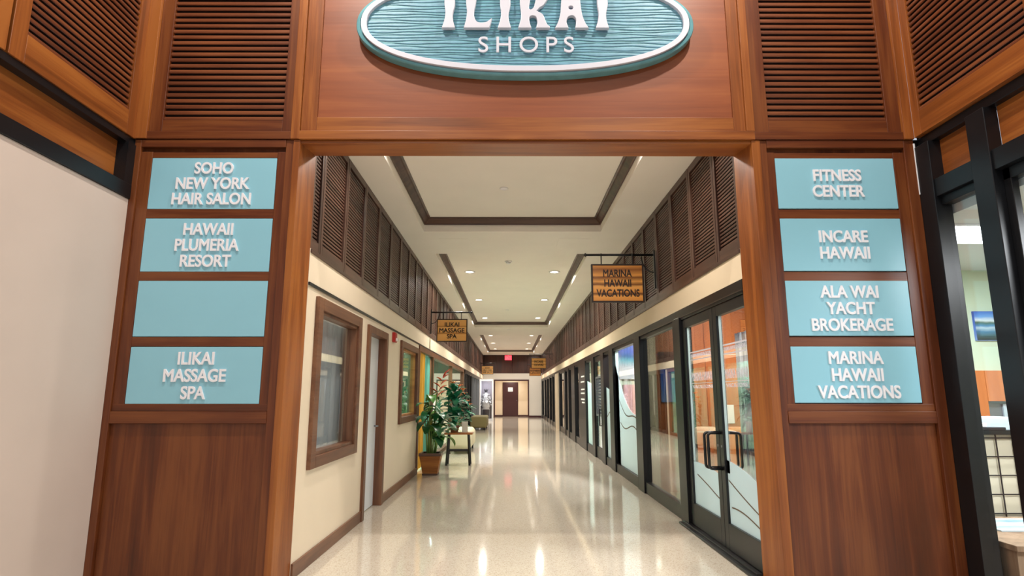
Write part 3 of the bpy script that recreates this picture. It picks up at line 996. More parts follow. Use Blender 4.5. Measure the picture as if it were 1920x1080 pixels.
struct('trim_6', MB().box(-1.03, -0.95, YE - 0.03, YE, 0, 2.33).box(1.09, 1.17, YE - 0.03, YE, 0, 2.33).box(-0.95, 1.09, YE - 0.03, YE, 2.25, 2.33), M['door_plum'], label='dark casing round the far alcove')
struct('baseboard_far', MB().box(-1.0, -0.5, 39.17, 39.2, 0, 0.1).box(0.5, 1.14, 39.17, 39.2, 0, 0.1).box(1.17, 1.93, YE - 0.02, YE, 0, 0.12), M['door_plum'], label='dark baseboard at the end of the corridor')
d4 = struct('door_4', MB().box(-0.5, 0.5, 39.14, 39.2, 0.01, 2.2), M['door_plum'], bevel=0.004, label='plum brown door at the end of the corridor')
MB().lathe([(0.01, 0), (0.03, 0.01), (0.03, 0.03), (0.01, 0.04)], (0.42, 39.1, 1.0), 12).build('door_handle', M['grey_metal'], d4)
lamp('alcove_light', (0.07, 38.4, 2.44), 16, 0.2)
ps = thing('paper_notice', (0.0, 39.135, 1.60), 'white paper notice on the plum door at the corridor end', 'sign')
MB().box(-0.15, 0.16, 39.13, 39.137, 1.60, 1.86).build('sheet', M['paper'], ps)
MB().box(-0.10, 0.11, 39.126, 39.13, 1.68, 1.70).box(-0.08, 0.08, 39.126, 39.13, 1.76, 1.79).build('printed_lines', M['grey_metal'], ps)
lamp('alcove_light', (1.55, 36.6, 3.86), 6, 0.1)


# ---------------- corridor louvers
def ordinal(k):
    w = ['first', 'second', 'third', 'fourth', 'fifth', 'sixth', 'seventh', 'eighth', 'ninth', 'tenth', 'eleventh', 'twelfth']
    return w[k] if k < 12 else None


em = (M['esprZ'], M['esprX'], wood('dark_slat_wood_x', (56, 35, 27), (80, 53, 41), (100, 68, 54), 'X', 0.42))


def run(side, x, rot, ystart, n, ylast, first_w):
    grp = 'dark louvered panels high on the %s corridor wall' % side
    pitch = (ylast - ystart) / n
    w = pitch - 0.012
    args = dict(z0=2.62, z1=CZ - 0.005, rb=0.10, rt=0.075, pitch=0.0345, mats=em, sd=0.018)
    # narrow first piece beside the portal
    y0 = ystart - first_w
    louver('narrow dark louvered strip right behind the %s portal jamb' % side, grp, first_w - 0.012, stl=0.05, str_=0.05,
           loc=(x, y0 if side == 'left' else ystart - 0.012, 2.62), rotz=rot, **args)
    proto = None
    for k in range(n):
        y = ystart + k * pitch
        loc = (x, y if side == 'left' else y + w, 2.62)
        o = ordinal(k)
        lab = ('dark louvered panel, %s full one from the portal on the %s wall' % (o, side)) if o else \
              ('dark louvered panel far down the %s corridor wall, past the twelfth' % side)
        if proto is None:
            proto = louver(lab, grp, w, stl=0.05, str_=0.05, loc=loc, rotz=rot, **args)
        else:
            copy_tree(proto, loc, rot, lab, grp)


run('left', -1.733, math.pi / 2, 5.15, 42, 37.42, 0.28)
run('right', 1.985, -math.pi / 2, 5.43, 42, 37.42, 0.56)
# end beam under louvers (both sides)
struct('trim_7', MB().box(XL - 0.03, XL + 0.012, YP1 + 0.01, YE - 0.02, 2.585, 2.618), M['esprY'], bevel=0.003, label='dark ledge under the left louvers')
struct('trim_8', MB().box(XR - 0.03, XR, YP1 + 0.01, YE - 0.02, 2.585, 2.618), M['esprY'], bevel=0.003, label='dark ledge under the right louvers')

# ================================================================== OVAL SIGN
OC = (0.124, 4.49)   # x, z
RX, RZ = 1.43, 0.478


def ell(k, n, rx, rz):
    a = 2 * math.pi * k / n
    c, s_ = math.cos(a), math.sin(a)
    e = 2 / 2.2
    return OC[0] + rx * math.copysign(abs(c) ** e, c), OC[1] + rz * math.copysign(abs(s_) ** e, s_)


def ring_loft(loops, n=128, close_back=True, close_front=False):
    """loops: (rx, rz, y) from back to front"""
    mb = MB()
    for rx, rz, y in loops:
        for k in range(n):
            x, z = ell(k, n, rx, rz)
            mb.v.append((x, y, z))
    for i in range(len(loops) - 1):
        for k in range(n):
            k2 = (k + 1) % n
            mb.f.append((i * n + k, i * n + k2, (i + 1) * n + k2, (i + 1) * n + k))
    if close_back:
        mb.f.append(tuple(range(n)))
    if close_front:
        e = (len(loops) - 1) * n
        mb.f.append(tuple(e + k for k in range(n)))
    return mb


YB = 4.604
oval = thing('oval_sign', (OC[0], YB, OC[1] - RZ), 'large oval teal carved sign with raised white letters above the portal', 'sign')
rim = ring_loft([(RX - 0.004, RZ - 0.004, YB), (RX, RZ, YB - 0.01), (RX, RZ - 0.002, YB - 0.075), (RX - 0.006, RZ - 0.008, YB - 0.086), (RX - 0.034, RZ - 0.022, YB - 0.094), (RX - 0.038, RZ - 0.026, YB - 0.08)], close_front=True)
rim.build('rim', M['oval_teal'], oval, smooth=False)
rg = ring_loft([(RX - 0.044, RZ - 0.030, YB - 0.07), (RX - 0.044, RZ - 0.030, YB - 0.108), (RX - 0.047, RZ - 0.033, YB - 0.112), (RX - 0.090, RZ - 0.076, YB - 0.112), (RX - 0.094, RZ - 0.080, YB - 0.108), (RX - 0.094, RZ - 0.080, YB - 0.07)], close_back=False)
rg.build('border_ring', M['letter_white'], oval)

# carved field: real wavy grooves
fx, fz = RX - 0.093, RZ - 0.079
random.seed(11)
NZ, NX = 300, 130
rows = []
centers = []
z = -fz
while z < fz:
    centers.append((z, random.uniform(0, 6.28), random.uniform(0.6, 1.4), random.uniform(0.6, 1.0)))
    z += random.uniform(0.022, 0.034)
fmb = MB()
gv = []
for j in range(NZ + 1):
    zz = -fz + 2 * fz * j / NZ
    hw = fx * max(0, 1 - abs(zz / fz) ** 2.2) ** (1 / 2.2)
    for i in range(NX + 1):
        xx = -hw + 2 * hw * i / NX
        d = 0.0
        for c, ph, fr_, am in centers:
            if abs(zz - c) < 0.03:
                cz = c + 0.006 * math.sin(xx * 5 * fr_ + ph) + 0.004 * math.sin(xx * 13 * fr_ + 2 * ph)
                am2 = am * (0.72 + 0.28 * math.sin(xx * 2.3 * fr_ + 3 * ph))
                d = max(d, am2 * math.exp(-((zz - cz) / 0.0046) ** 2))
        fmb.v.append((OC[0] + xx, YB - 0.085 + 0.022 * d, OC[1] + zz))
        gv.append(d)
for j in range(NZ):
    for i in range(NX):
        a = j * (NX + 1) + i
        fmb.f.append((a, a + 1, a + NX + 2, a + NX + 1))
field = fmb.build('carved_field', M['oval_field'], oval, smooth=True)
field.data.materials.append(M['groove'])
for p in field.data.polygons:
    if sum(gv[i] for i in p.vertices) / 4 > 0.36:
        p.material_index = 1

# ILIKAI letters: outlines in photo-crop units, y up from baseline
PX = 4.468 / 1106.0 / 0.985   # metres per photo pixel at the sign


def smooth_poly(pts, closed=True, n=6):
    """Catmull-Rom through points flagged smooth; corner points carry a third value 1"""
    out = []
    N_ = len(pts)
    for i in range(N_):
        p1, p2 = pts[i], pts[(i + 1) % N_]
        p0, p3 = pts[i - 1], pts[(i + 2) % N_]
        if len(p1) > 2:
            p0 = p1
        if len(p2) > 2:
            p3 = p2
        for k in range(n):
            t = k / n
            q = []
            for d in (0, 1):
                q.append(0.5 * (2 * p1[d] + (p2[d] - p0[d]) * t + (2 * p0[d] - 5 * p1[d] + 4 * p2[d] - p3[d]) * t * t + (3 * p1[d] - p0[d] - 3 * p2[d] + p3[d]) * t ** 3))
            out.append(tuple(q))
            if len(p1) > 2 and len(p2) > 2:
                break
    return out


def curve_letters(shapes, depth, name, mat, parent, yfront):
    """shapes: list of (outer, [holes]) in metres (x,z)"""
    cu = bpy.data.curves.new(name, 'CURVE')
    cu.dimensions = '2D'
    cu.fill_mode = 'BOTH'
    cu.extrude = depth / 2
    cu.bevel_depth = 0.004
    cu.bevel_resolution = 1
    for poly in shapes:
        sp = cu.splines.new('POLY')
        sp.points.add(len(poly) - 1)
        for i, (x, z) in enumerate(poly):
            sp.points[i].co = (x, z, 0, 1)
        sp.use_cyclic_u = True
    ob = bpy.data.objects.new(name, cu)
    COL.objects.link(ob)
    me = bpy.data.meshes.new_from_object(ob.evaluated_get(bpy.context.evaluated_depsgraph_get()))
    bpy.data.objects.remove(ob)
    mb = MB()
    mb.v = [(v.co.x, yfront + depth / 2 - v.co.z, v.co.y) for v in me.vertices]
    mb.f = [tuple(p.vertices) for p in me.polygons]
    bpy.data.meshes.remove(me)
    return mb.build(name, mat, parent)


H_ = 100.0   # letter height in photo px


def I_at(x0, wb=25.0):
    h = H_
    return [(x0, 0, 1), (x0 + wb, 0, 1), (x0 + wb - 4.2, 16), (x0 + wb - 4.8, 31), (x0 + wb - 1, 50), (x0 + wb - 2, 75), (x0 + wb, h, 1), (x0, h, 1), (x0 + 4, 75), (x0 + 4.5, 50), (x0 + 6.6, 32), (x0 + 4.6, 15)]


LET = []
LET.append(I_at(815))
LET.append([(860, 0, 1), (910, 0, 1), (912.5, 7), (915, 18, 1), (905, 11), (893, 9.5), (884, 13), (879.5, 23), (879, 36), (882, 52), (884, 75), (886, H_, 1), (861, H_, 1), (863.5, 75), (864, 52), (866, 34), (864, 16)])
LET.append(I_at(929.5))
# K with bowl between arm and stem
LET.append([(971.5, 0, 1), (996, 0, 1), (993, 10), (992, 20), (995, 25), (1001, 26.5), (1008, 23), (1010.5, 12), (1008, 0, 1), (1034, 0, 1), (1033.5, 2.5), (1028, 8), (1021, 26), (1014, 32), (1006.5, 35.5, 1),
            (1014, 44), (1023, 51), (1034, 72), (1038, H_, 1), (1012, H_, 1), (1010, 75), (1005.5, 52), (1002, 42), (996, 38), (991.5, 42), (993, 55), (996, 75), (998, H_, 1), (973, H_, 1), (975, 75), (975, 52), (977, 34), (976.5, 18)])
# A
LET.append([(1047, 0, 1), (1072, 0, 1), (1068.5, 12), (1071, 22), (1077.5, 26.5), (1085, 25.5), (1090, 17), (1088, 0, 1), (1113, 0, 1), (1107, 10), (1101, 27), (1098, 50), (1096, 75), (1092, H_, 1), (1066, H_, 1), (1062, 75), (1059.5, 50), (1058, 32), (1053, 12)])
LET.append([(1078.8 + 6 * math.cos(a * 0.5236), 43 + 5 * math.sin(a * 0.5236)) for a in range(12)])
LET.append(I_at(1130))
shp = []
for pl in LET:
    q = smooth_poly(pl) if len(pl[0]) > 2 else pl
    shp.append([(0.125 + (x - 985.0) * PX, 4.43 + y_ * PX * 1.05) for x, y_ in q])
curve_letters(shp, 0.03, 'name_lettering', M['letter_white'], oval, YB - 0.125)
V, F, _ = text_mesh(['SHOPS'], 0.138, 0, 0.014, width_of=0.80, bold=0.004, spacing=1.45, res=6)
add_text(MB(), V, F, (0.131, YB - 0.102, 4.355)).build('lower_lettering', M['letter_white'], oval)

# ================================================================== DIRECTORY PANELS
_, _, WS = text_mesh(['HAIR SALON'], 0.092, 0, 0.008, width_of=0.64, bold=0.022)
LROWS = [(2.88, 3.316), (2.362, 2.80), (1.845, 2.287), (1.33, 1.765)]
LTXT = [['SOHO', 'NEW YORK', 'HAIR SALON'], ['HAWAII', 'PLUMERIA', 'RESORT'], [], ['ILIKAI', 'MASSAGE', 'SPA']]
RTXT = [['FITNESS', 'CENTER'], ['INCARE', 'HAWAII'], ['ALA WAI', 'YACHT', 'BROKERAGE'], ['MARINA', 'HAWAII', 'VACATIONS']]
LLAB = ['pale blue sign panel reading hair salon, topmost on the left pillar', 'pale blue sign panel ending in the word resort on the left pillar',
        'blank pale blue sign panel on the left pillar', 'pale blue sign panel reading massage spa, lowest on the left pillar']
RLAB = ['pale blue sign panel reading fitness center, topmost on the right pillar', 'pale blue two line sign panel second from top on the right pillar',
        'pale blue sign panel ending in the word brokerage on the right pillar', 'pale blue sign panel ending in the word vacations on the right pillar']
for side, x0, x1, TX, LB in (('left', -2.943, -1.920, LTXT, LLAB), ('right', 2.180, 3.156, RTXT, RLAB)):
    for (z0, z1), tx, lb in zip(LROWS, TX, LB):
        if side == 'right':
            z0 += 0.008; z1 += 0.004
        p = thing('sign_panel', ((x0 + x1) / 2, 4.60, z0), lb, 'sign', 'pale blue directory panels on the pillars')
        MB().box(x0, x1, 4.594, 4.62, z0, z1).build('board', M['sign_blue'], p, bevel=0.003)
        if tx:
            n = len(tx)
            cap, pit = (0.092, 0.131)
            if n == 2:
                pit = 0.135
            top = (z0 + z1) / 2 + ((n - 1) * pit + cap) / 2 - 0.002
            if n == 2:
                top -= 0.0
            V, F, _ = text_mesh(tx, cap, pit, 0.012, bold=0.022, wscale=WS, res=5)
            add_text(MB(), V, F, ((x0 + x1) / 2 + (0.005 if side == 'left' else 0.01), 4.588, top)).build('lettering', M['panel_letter'], p)


# ================================================================== HANGING SIGNS
def hanging(lines, label, xw, sgn, y, bx0, bx1, z0, z1, za, xtip, woodm, res=4, arm_only_short=None, cap=None, text=True):
    """sgn=+1: wall on the right (x=xw); board between bx0..bx1; arm at height za"""
    t = thing('hanging_sign', (xw, y, z0), label, 'sign', 'wooden signs hanging over the corridor')
    arm = MB().tube([(xw, y, za), (xtip, y, za)], 0.016, 10)
    arm.lathe([(0.005, -0.026), (0.026, 0), (0.005, 0.026)], (xtip, y, za), 10)
    arm.build('arm', M['black'], t, smooth=True)
    MB().box(min(xw, xw - sgn * 0.02), max(xw, xw - sgn * 0.02), y - 0.03, y + 0.03, za - 0.46, za + 0.06).build('wall_plate', M['black'], t, bevel=0.004)
    pts = []
    for k in range(9):
        a = math.pi / 2 * k / 8
        pts.append((xw - sgn * (0.02 + 0.16 * math.sin(a)), y, za - 0.22 + 0.21 * (1 - math.cos(a)) if False else za - 0.02 - 0.22 * math.cos(a)))
    MB().tube(pts, 0.009, 8).build('brace', M['black'], t, smooth=True)
    for fx_ in (0.2, 0.8):
        xx = bx0 + (bx1 - bx0) * fx_
        MB().tube([(xx, y, za + 0.02), (xx, y, z1 - 0.005)], 0.008, 8).lathe([(0.006, -0.02), (0.022, -0.008), (0.022, 0.008), (0.006, 0.02)], (xx, y, za), 8).build('hanger', M['black'], t)
    MB().box(bx0 + 0.018, bx1 - 0.018, y - 0.02, y + 0.02, z0 + 0.018, z1 - 0.018).build('board', woodm, t)
    MB().frame('Y', y - 0.027, y + 0.027, bx0, bx1, z0, z1, 0.02).build('border', M['char_brown'], t, bevel=0.003)
    n = len(lines)
    h = z1 - z0
    cap = cap or h * 0.18
    pit = cap * 1.44
    top = (z0 + z1) / 2 + ((n - 1) * pit + cap) / 2
    widest = max(lines, key=len)
    _, _, ws = text_mesh([widest], cap, 0, 0.01, width_of=(bx1 - bx0) * (0.82 if len(widest) > 6 else 0.6), bold=0.02, res=res)
    V, F, _ = text_mesh(lines, cap, pit, 0.008, bold=0.02, wscale=ws, res=res)
    add_text(MB(), V, F, ((bx0 + bx1) / 2, y - 0.022, top)).build('lettering', M['char_brown'], t)
    return t


hanging(['MARINA', 'HAWAII', 'VACATIONS'], 'striped wooden sign hanging from the right wall, nearest and largest', 1.945, 1, 7.75, 1.083, 1.782, 2.605, 3.125, 3.255, 1.01, M['hang_wood'])
hanging(['ILIKAI', 'MASSAGE', 'SPA'], 'honey wooden sign hanging from the left wall above the plants', -1.695, -1, 12.5, -1.565, -0.915, 2.50, 2.985, 3.13, -0.83, M['hang_wood_light'])
hanging(['INCARE', 'HAWAII'], 'pale wooden sign hanging from the right wall far down the corridor', 1.945, 1, 27.0, 0.95, 1.63, 2.567, 3.05, 3.22, 0.88, M['hang_wood_light'], 2, cap=0.1)
hanging(['FITNESS', 'CENTER'], 'wooden sign half hidden behind another on the far right', 1.945, 1, 34.4, 1.10, 1.76, 2.46, 2.96, 3.1, 1.0, M['hang_wood'], 2, cap=0.085)
hanging(['SOHO', 'NEW YORK', 'HAIR SALON'], 'small wooden sign farthest down the left side, by the glass case', -1.695, -1, 34.0, -1.64, -0.97, 2.54, 3.02, 3.17, -0.9, M['hang_wood_light'], 2)

# ================================================================== CEILING FITTINGS
proto = None
for (yy, where) in ((12.75, 'first pair in the middle ceiling tray'), (16.65, 'second pair in the middle ceiling tray'), (20.7, 'third pair in the middle ceiling tray'),
                    (27.0, 'first pair in the far ceiling tray'), (31.0, 'second pair in the far ceiling tray'), (35.0, 'third pair in the far ceiling tray')):
    for xx, sd in ((-0.90, 'left'), (0.97, 'right')):
        lab = 'round recessed downlight, %s one of the %s' % (sd, where)
        if proto is None:
            proto = thing('downlight', (xx, yy, 4.07), lab, 'ceiling light', 'recessed corridor downlights')
            MB().lathe([(0.085, 0.0), (0.12, -0.002), (0.125, -0.008), (0.118, -0.014), (0.088, -0.010), (0.084, 0.0)], (xx, yy, 4.07), 28).build('trim_ring', M['white'], proto, smooth=True)
            MB().lathe([(0.083, 0), (0.083, -0.006), (0.05, -0.009)], (xx, yy, 4.07), 28).build('lens', M['lamp_lens'], proto)
        else:
            copy_tree(proto, (xx, yy, 4.07), 0, lab)
        lamp('downlight_and_fill_beam', (xx, yy, 4.055), 47, 0.16, WARM, spread=155)
for xx in (-0.90, 0.97):
    lamp('downlight_and_fill_beam', (xx, 5.6, 4.055), 26, 0.16, WARM, spread=155)  # added fill pair hidden behind the header; this tray has no downlights

t = thing('smoke_detector', (-0.04, 11.7, 4.07), 'white smoke detector in the middle ceiling tray near its front edge', 'smoke detector')
MB().lathe([(0.075, 0), (0.075, -0.018), (0.06, -0.022)], (-0.04, 11.7, 4.07), 24).build('base', M['white'], t)
MB().lathe([(0.05, -0.022), (0.052, -0.04), (0.035, -0.052), (0.01, -0.054)], (-0.04, 11.7, 4.07), 24).build('sensor_cap', M['white'], t, smooth=True)
for (xx, yy, zz, lab) in ((-0.084, 7.4, 4.07, 'flat white sprinkler cover in the nearest ceiling tray'), (-0.1, 18.7, 4.07, 'small white sprinkler cover far back in the middle tray'),
                          (-0.06, 22.6, CZ, 'round white detector on the ceiling between middle and far trays'), (0.0, 29.0, 4.07, 'small white sprinkler cover in the far tray')):
    tag(MB().lathe([(0.055, 0), (0.058, -0.006), (0.04, -0.011), (0.01, -0.012)], (xx, yy, zz), 20).build('sprinkler_cover', M['white'], smooth=True), lab, 'sprinkler')
for (x0, x1, y0, y1, lab) in ((-1.15, -0.68, 9.2, 9.75, 'flush access hatch on the left of the ceiling between trays'), (0.78, 1.3, 9.2, 9.75, 'flush access hatch on the right of the ceiling between trays')):
    tag(MB().box(x0, x1, y0, y1, CZ - 0.004, CZ - 0.0005).build('access_hatch', M['white_ceiling'], bevel=0.002), lab, 'ceiling hatch')

# exit sign
t = thing('exit_sign', (-0.13, 36.6, 3.48), 'red glowing exit sign hanging under the ceiling at the far end', 'exit sign')
MB().box(-0.34, 0.08, 36.58, 36.63, 3.50, 3.78).build('housing', M['exit_red'], t, bevel=0.01)
MB().tube([(-0.13, 36.605, 3.78), (-0.13, 36.605, 3.87)], 0.012).build('ceiling_stem', M['white'], t)
V, F, _ = text_mesh(['EXIT'], 0.15, 0, 0.008, width_of=0.32, bold=0.01, res=2)
add_text(MB(), V, F, (-0.13, 36.575, 3.715)).build('lettering', M['letter_white'], t)

# fire alarm
t = thing('fire_alarm', (XL, 8.5, 2.14), 'small red fire alarm strobe on the left wall by the white door', 'fire alarm')
MB().box(XL, XL + 0.045, 8.43, 8.57, 2.14, 2.28).build('housing', M['red'], t, bevel=0.006)
MB().box(XL + 0.045, XL + 0.075, 8.455, 8.545, 2.155, 2.20).build('strobe_lens', M['strobe'], t, bevel=0.008)

# ================================================================== PLANTS & SEATS (left)
# tall potted heliconia
px_, py_ = -1.42, 10.95
t = thing('potted_plant', (px_, py_, 0), 'tall potted plant with red flowers in a square brown planter', 'potted plant')


def square_pot(cx, cy, h, wb, wt, parent, mat, rimmat):
    mb = MB()
    a, b = wb / 2, wt / 2
    lv = [(a, 0), (b, h - 0.05), (b - 0.03, h - 0.05), (b - 0.04, h - 0.09)]
    for r, z in lv:
        mb.v += [(cx - r, cy - r, z), (cx + r, cy - r, z), (cx + r, cy + r, z), (cx - r, cy + r, z)]
    for i in range(len(lv) - 1):
        for k in range(4):
            k2 = (k + 1) % 4
            mb.f.append((i * 4 + k, i * 4 + k2, (i + 1) * 4 + k2, (i + 1) * 4 + k))
    mb.f.append((3, 2, 1, 0))
    pot = mb.build('planter', mat, parent, bevel=0.004)
    rm = MB()
    for (x0, x1, y0, y1) in ((-b - .012, b + .012, -b - .012, -b + .03), (-b - .012, b + .012, b - .03, b + .012), (-b - .012, -b + .03, -b + .03, b - .03), (b - .03, b + .012, -b + .03, b - .03)):
        rm.box(cx + x0, cx + x1, cy + y0, cy + y1, h - 0.05, h)
    rm.build('planter_rim', rimmat, pot, bevel=0.004)
    ft = MB().box(cx - a - 0.01, cx + a + 0.01, cy - a - 0.01, cy + a + 0.01, 0, 0.03)
    ft.build('planter_foot', rimmat, pot, bevel=0.003)
    MB().box(cx - b + 0.03, cx + b - 0.03, cy - b + 0.03, cy + b - 0.03, h - 0.1, h - 0.065).build('soil', M['soil'], parent)


square_pot(px_, py_, 0.38, 0.25, 0.37, t, M['pot_brown'], M['espr' + 'X'])
random.seed(21)
fol_d, fol_l = MB(), MB()
for i in range(9):
    a = 2 * math.pi * i / 9 + 0.3
    bx, by = px_ + 0.07 * math.cos(a), py_ + 0.07 * math.sin(a)
    hh = random.uniform(0.75, 1.35)
    tx, ty = px_ + 0.17 * math.cos(a) , py_ + 0.17 * math.sin(a)
    tx = max(tx, XL + 0.12)
    pts = [(bx, by, 0.3), (bx * 0.6 + tx * 0.4, by * 0.6 + ty * 0.4, 0.3 + (hh - 0.3) * 0.55), (tx, ty, hh)]
    MB().tube(pts, [0.014, 0.011, 0.007], 7).build('stem', M['stem_green'], t, smooth=True)
    for q in range(3):
        f = 0.5 + 0.25 * q
        zz = 0.3 + (hh - 0.3) * f
        az = a + random.uniform(-0.9, 0.9)
        L_ = random.uniform(0.36, 0.52)
        if math.cos(az) < -0.2:
            az = math.pi - az + random.uniform(-0.3, 0.3)
            if math.cos(az) < -0.1:
                az = random.uniform(-1.6, 0.2)
            L_ *= 0.85
        (fol_d if (i + q) % 4 else fol_l).leaf((bx + (tx - bx) * f, by + (ty - by) * f, zz), az, L_, random.uniform(0.13, 0.19), random.uniform(0.5, 1.15), random.uniform(1.4, 2.4), 8)
    if i % 2 == 0:
        fol_d.leaf((tx, ty, hh), random.uniform(-1.9, 0.6), 0.36, 0.13, 1.2, 1.5, 8)
# a few leaves leaning left along the wall as in the photo
for (zz, ri, dr) in ((1.0, 0.3, 1.3), (0.92, 0.1, 1.5), (1.2, 0.5, 1.2)):
    fol_d.leaf((px_ - 0.05, py_ - 0.12, zz), -2.2, 0.34, 0.15, ri, dr, 8)
for (x_, z_) in ((0.1, 0.62), (0.17, 0.55), (0.02, 0.75)):
    fol_l.leaf((px_ + x_ * 0.6, py_ - 0.08, z_), -0.9, 0.32, 0.15, 0.95, 1.1, 8)
o = fol_d.build('foliage', M['leaf_dark'], t, smooth=True); o['label'] = 'dark green broad leaves'
o = fol_l.build('foliage', M['leaf_lime'], t, smooth=True); o['label'] = 'fresh light green leaves'
fs = MB().tube([(px_ + 0.03, py_ - 0.05, 0.3), (px_ + 0.06, py_ - 0.08, 1.1), (px_ + 0.1, py_ - 0.12, 1.42)], [0.012, 0.011, 0.009], 7)
fs.build('stem', M['stem_green'], t, smooth=True)
fl = MB()
for i in range(7):
    zz = 1.36 + i * 0.055
    sx = px_ + 0.095 + i * 0.018
    fl.leaf((sx, py_ - 0.12, zz), math.pi if i % 2 else 0.0, 0.21 - i * 0.014, 0.085, 0.75, 0.4, 5, 0.6)
fl.leaf((px_ + 0.2, py_ - 0.12, 1.7), 0.2, 0.22, 0.08, 1.0, 0.3, 5, 0.8)
fl.build('flower', M['heliconia'], t, smooth=True)

# stool
t = thing('bar_stool', (-1.05, 12.45, 0), 'black legged wooden stool carrying a small potted plant', 'stool')
MB().box(-1.345, -0.765, 12.30, 12.60, 0.60, 0.64).build('seat', M['stool_top'], t, bevel=0.01)
for sx in (-1, 1):
    for sy in (-1, 1):
        MB().tube([(-1.055 + sx * 0.20, 12.45 + sy * 0.10, 0.60), (-1.055 + sx * 0.235, 12.45 + sy * 0.16, 0)], 0.021, 8).build('leg', M['black'], t)
MB().box(-1.28, -0.83, 12.33, 12.35, 0.27, 0.30).box(-1.28, -0.83, 12.55, 12.57, 0.27, 0.30).build('stretcher', M['black'], t)

t = thing('potted_plant', (-1.15, 12.45, 0.64), 'bushy green plant in a small clay pot on the stool', 'potted plant')
MB().lathe([(0.075, 0), (0.10, 0.10), (0.112, 0.10), (0.114, 0.135), (0.09, 0.135), (0.088, 0.11)], (-1.15, 12.45, 0.641), 20).build('pot', M['terracotta'], t, smooth=False)
random.seed(5)
f1 = MB()
for i in range(85):
    az = random.uniform(0, 6.28)
    r0 = random.uniform(0.0, 0.1)
    zz = random.uniform(0.78, 1.5)
    L_ = random.uniform(0.26, 0.5) * (1.15 - 0.5 * (zz - 0.78) / 0.7)
    f1.leaf((-1.15 + r0 * math.cos(az), 12.45 + r0 * math.sin(az), zz), az, L_, random.uniform(0.09, 0.15), random.uniform(0.1, 1.1), random.uniform(0.8, 2.0), 6)
f1.build('foliage', M['leaf_teal'], t, smooth=True)
MB().tube([(-1.15, 12.45, 0.74), (-1.15, 12.45, 1.45)], 0.012).tube([(-1.13, 12.46, 0.74), (-1.1, 12.47, 1.2)], 0.009).build('stem', M['stem_green'], t)
fo = MB()
for (dx, dz) in ((-0.18, 1.5), (-0.05, 1.62), (0.08, 1.56), (0.16, 1.48)):
    for q in range(5):
        fo.leaf((-1.15 + dx, 12.45, dz), q * 1.25, 0.11, 0.04, 0.7, 0.5, 4, 0.6)
    fo.tube([(-1.15 + dx * 0.2, 12.45, 1.2), (-1.15 + dx, 12.45, dz)], 0.005, 6)
fo.build('flower', M['orange_fl'], t, smooth=True)  # blooms stand in for orange lettering on the shop glass behind

t = thing('brochure_holder', (-0.93, 12.4, 0.64), 'white upright card holder on the edge of the stool', 'card holder')
MB().box(-0.99, -0.87, 12.40, 12.406, 0.645, 0.86).build('card', M['paper'], t)
MB().box(-1.0, -0.86, 12.37, 12.44, 0.6405, 0.65).build('base', M['strobe'], t)

# potted plant with orange blooms near loveseat
t = thing('potted_plant', (-1.45, 17.2, 0), 'slim potted plant with orange blooms behind the beige bench', 'potted plant')
MB().lathe([(0.10, 0), (0.14, 0.26), (0.15, 0.26), (0.15, 0.30), (0.12, 0.30), (0.11, 0.27)], (-1.45, 17.2, 0.001), 20).build('pot', M['terracotta'], t)
f1 = MB()
for i in range(26):
    az = random.uniform(-2.2, 2.2)
    f1.leaf((-1.45, 17.2, random.uniform(0.35, 1.25)), az, random.uniform(0.25, 0.45) * (1 if math.cos(az) > 0 else 0.6), 0.08, random.uniform(0.4, 1.2), random.uniform(0.8, 1.8), 6)
f1.build('foliage', M['leaf_dark'], t, smooth=True)
MB().tube([(-1.45, 17.2, 0.25), (-1.43, 17.2, 1.4)], 0.012).build('stem', M['stem_green'], t)
fo = MB()
for (dx, dz) in ((0.0, 1.3), (0.16, 1.2), (0.08, 1.42), (0.22, 1.1)):
    for q in range(5):
        fo.leaf((-1.40 + dx, 17.15, dz), q * 1.25, 0.12, 0.05, 0.6, 0.5, 4, 0.6)
fo.build('flower', M['orange_fl'], t, smooth=True)


def bench(name, x0, x1, y0, y1, h, mat, label, r=0.09):
    t = thing(name, ((x0 + x1) / 2, (y0 + y1) / 2, 0), label, 'bench')
    b = MB().box(x0, x1, y0, y1, 0.09, h).build('seat_cushion', mat, t)
    md = b.modifiers.new('soft', 'BEVEL'); md.width = r; md.segments = 5
    for p in b.data.polygons:
        p.use_smooth = True
    for xx in (x0 + 0.08, x1 - 0.08):
        for yy in (y0 + 0.08, y1 - 0.08):
            MB().tube([(xx, yy, 0), (xx, yy, 0.1)], 0.025, 8).build('leg', M['black'], t)
    return t


bench('upholstered_bench', -1.55, -0.93, 14.6, 16.3, 0.56, M['beige_fabric'], 'rounded beige upholstered bench beyond the stool', 0.13)
bench('upholstered_bench', -1.62, -0.95, 24.2, 26.3, 0.53, M['olive_fabric'], 'olive upholstered bench farther down the left side', 0.07)
# paper on the left glass
tag(MB().box(XL - 0.043, XL - 0.041, 13.2, 13.9, 0.95, 1.4).build('paper_notice', M['paper']), 'white paper notice on the left shop glass behind the plants', 'sign')

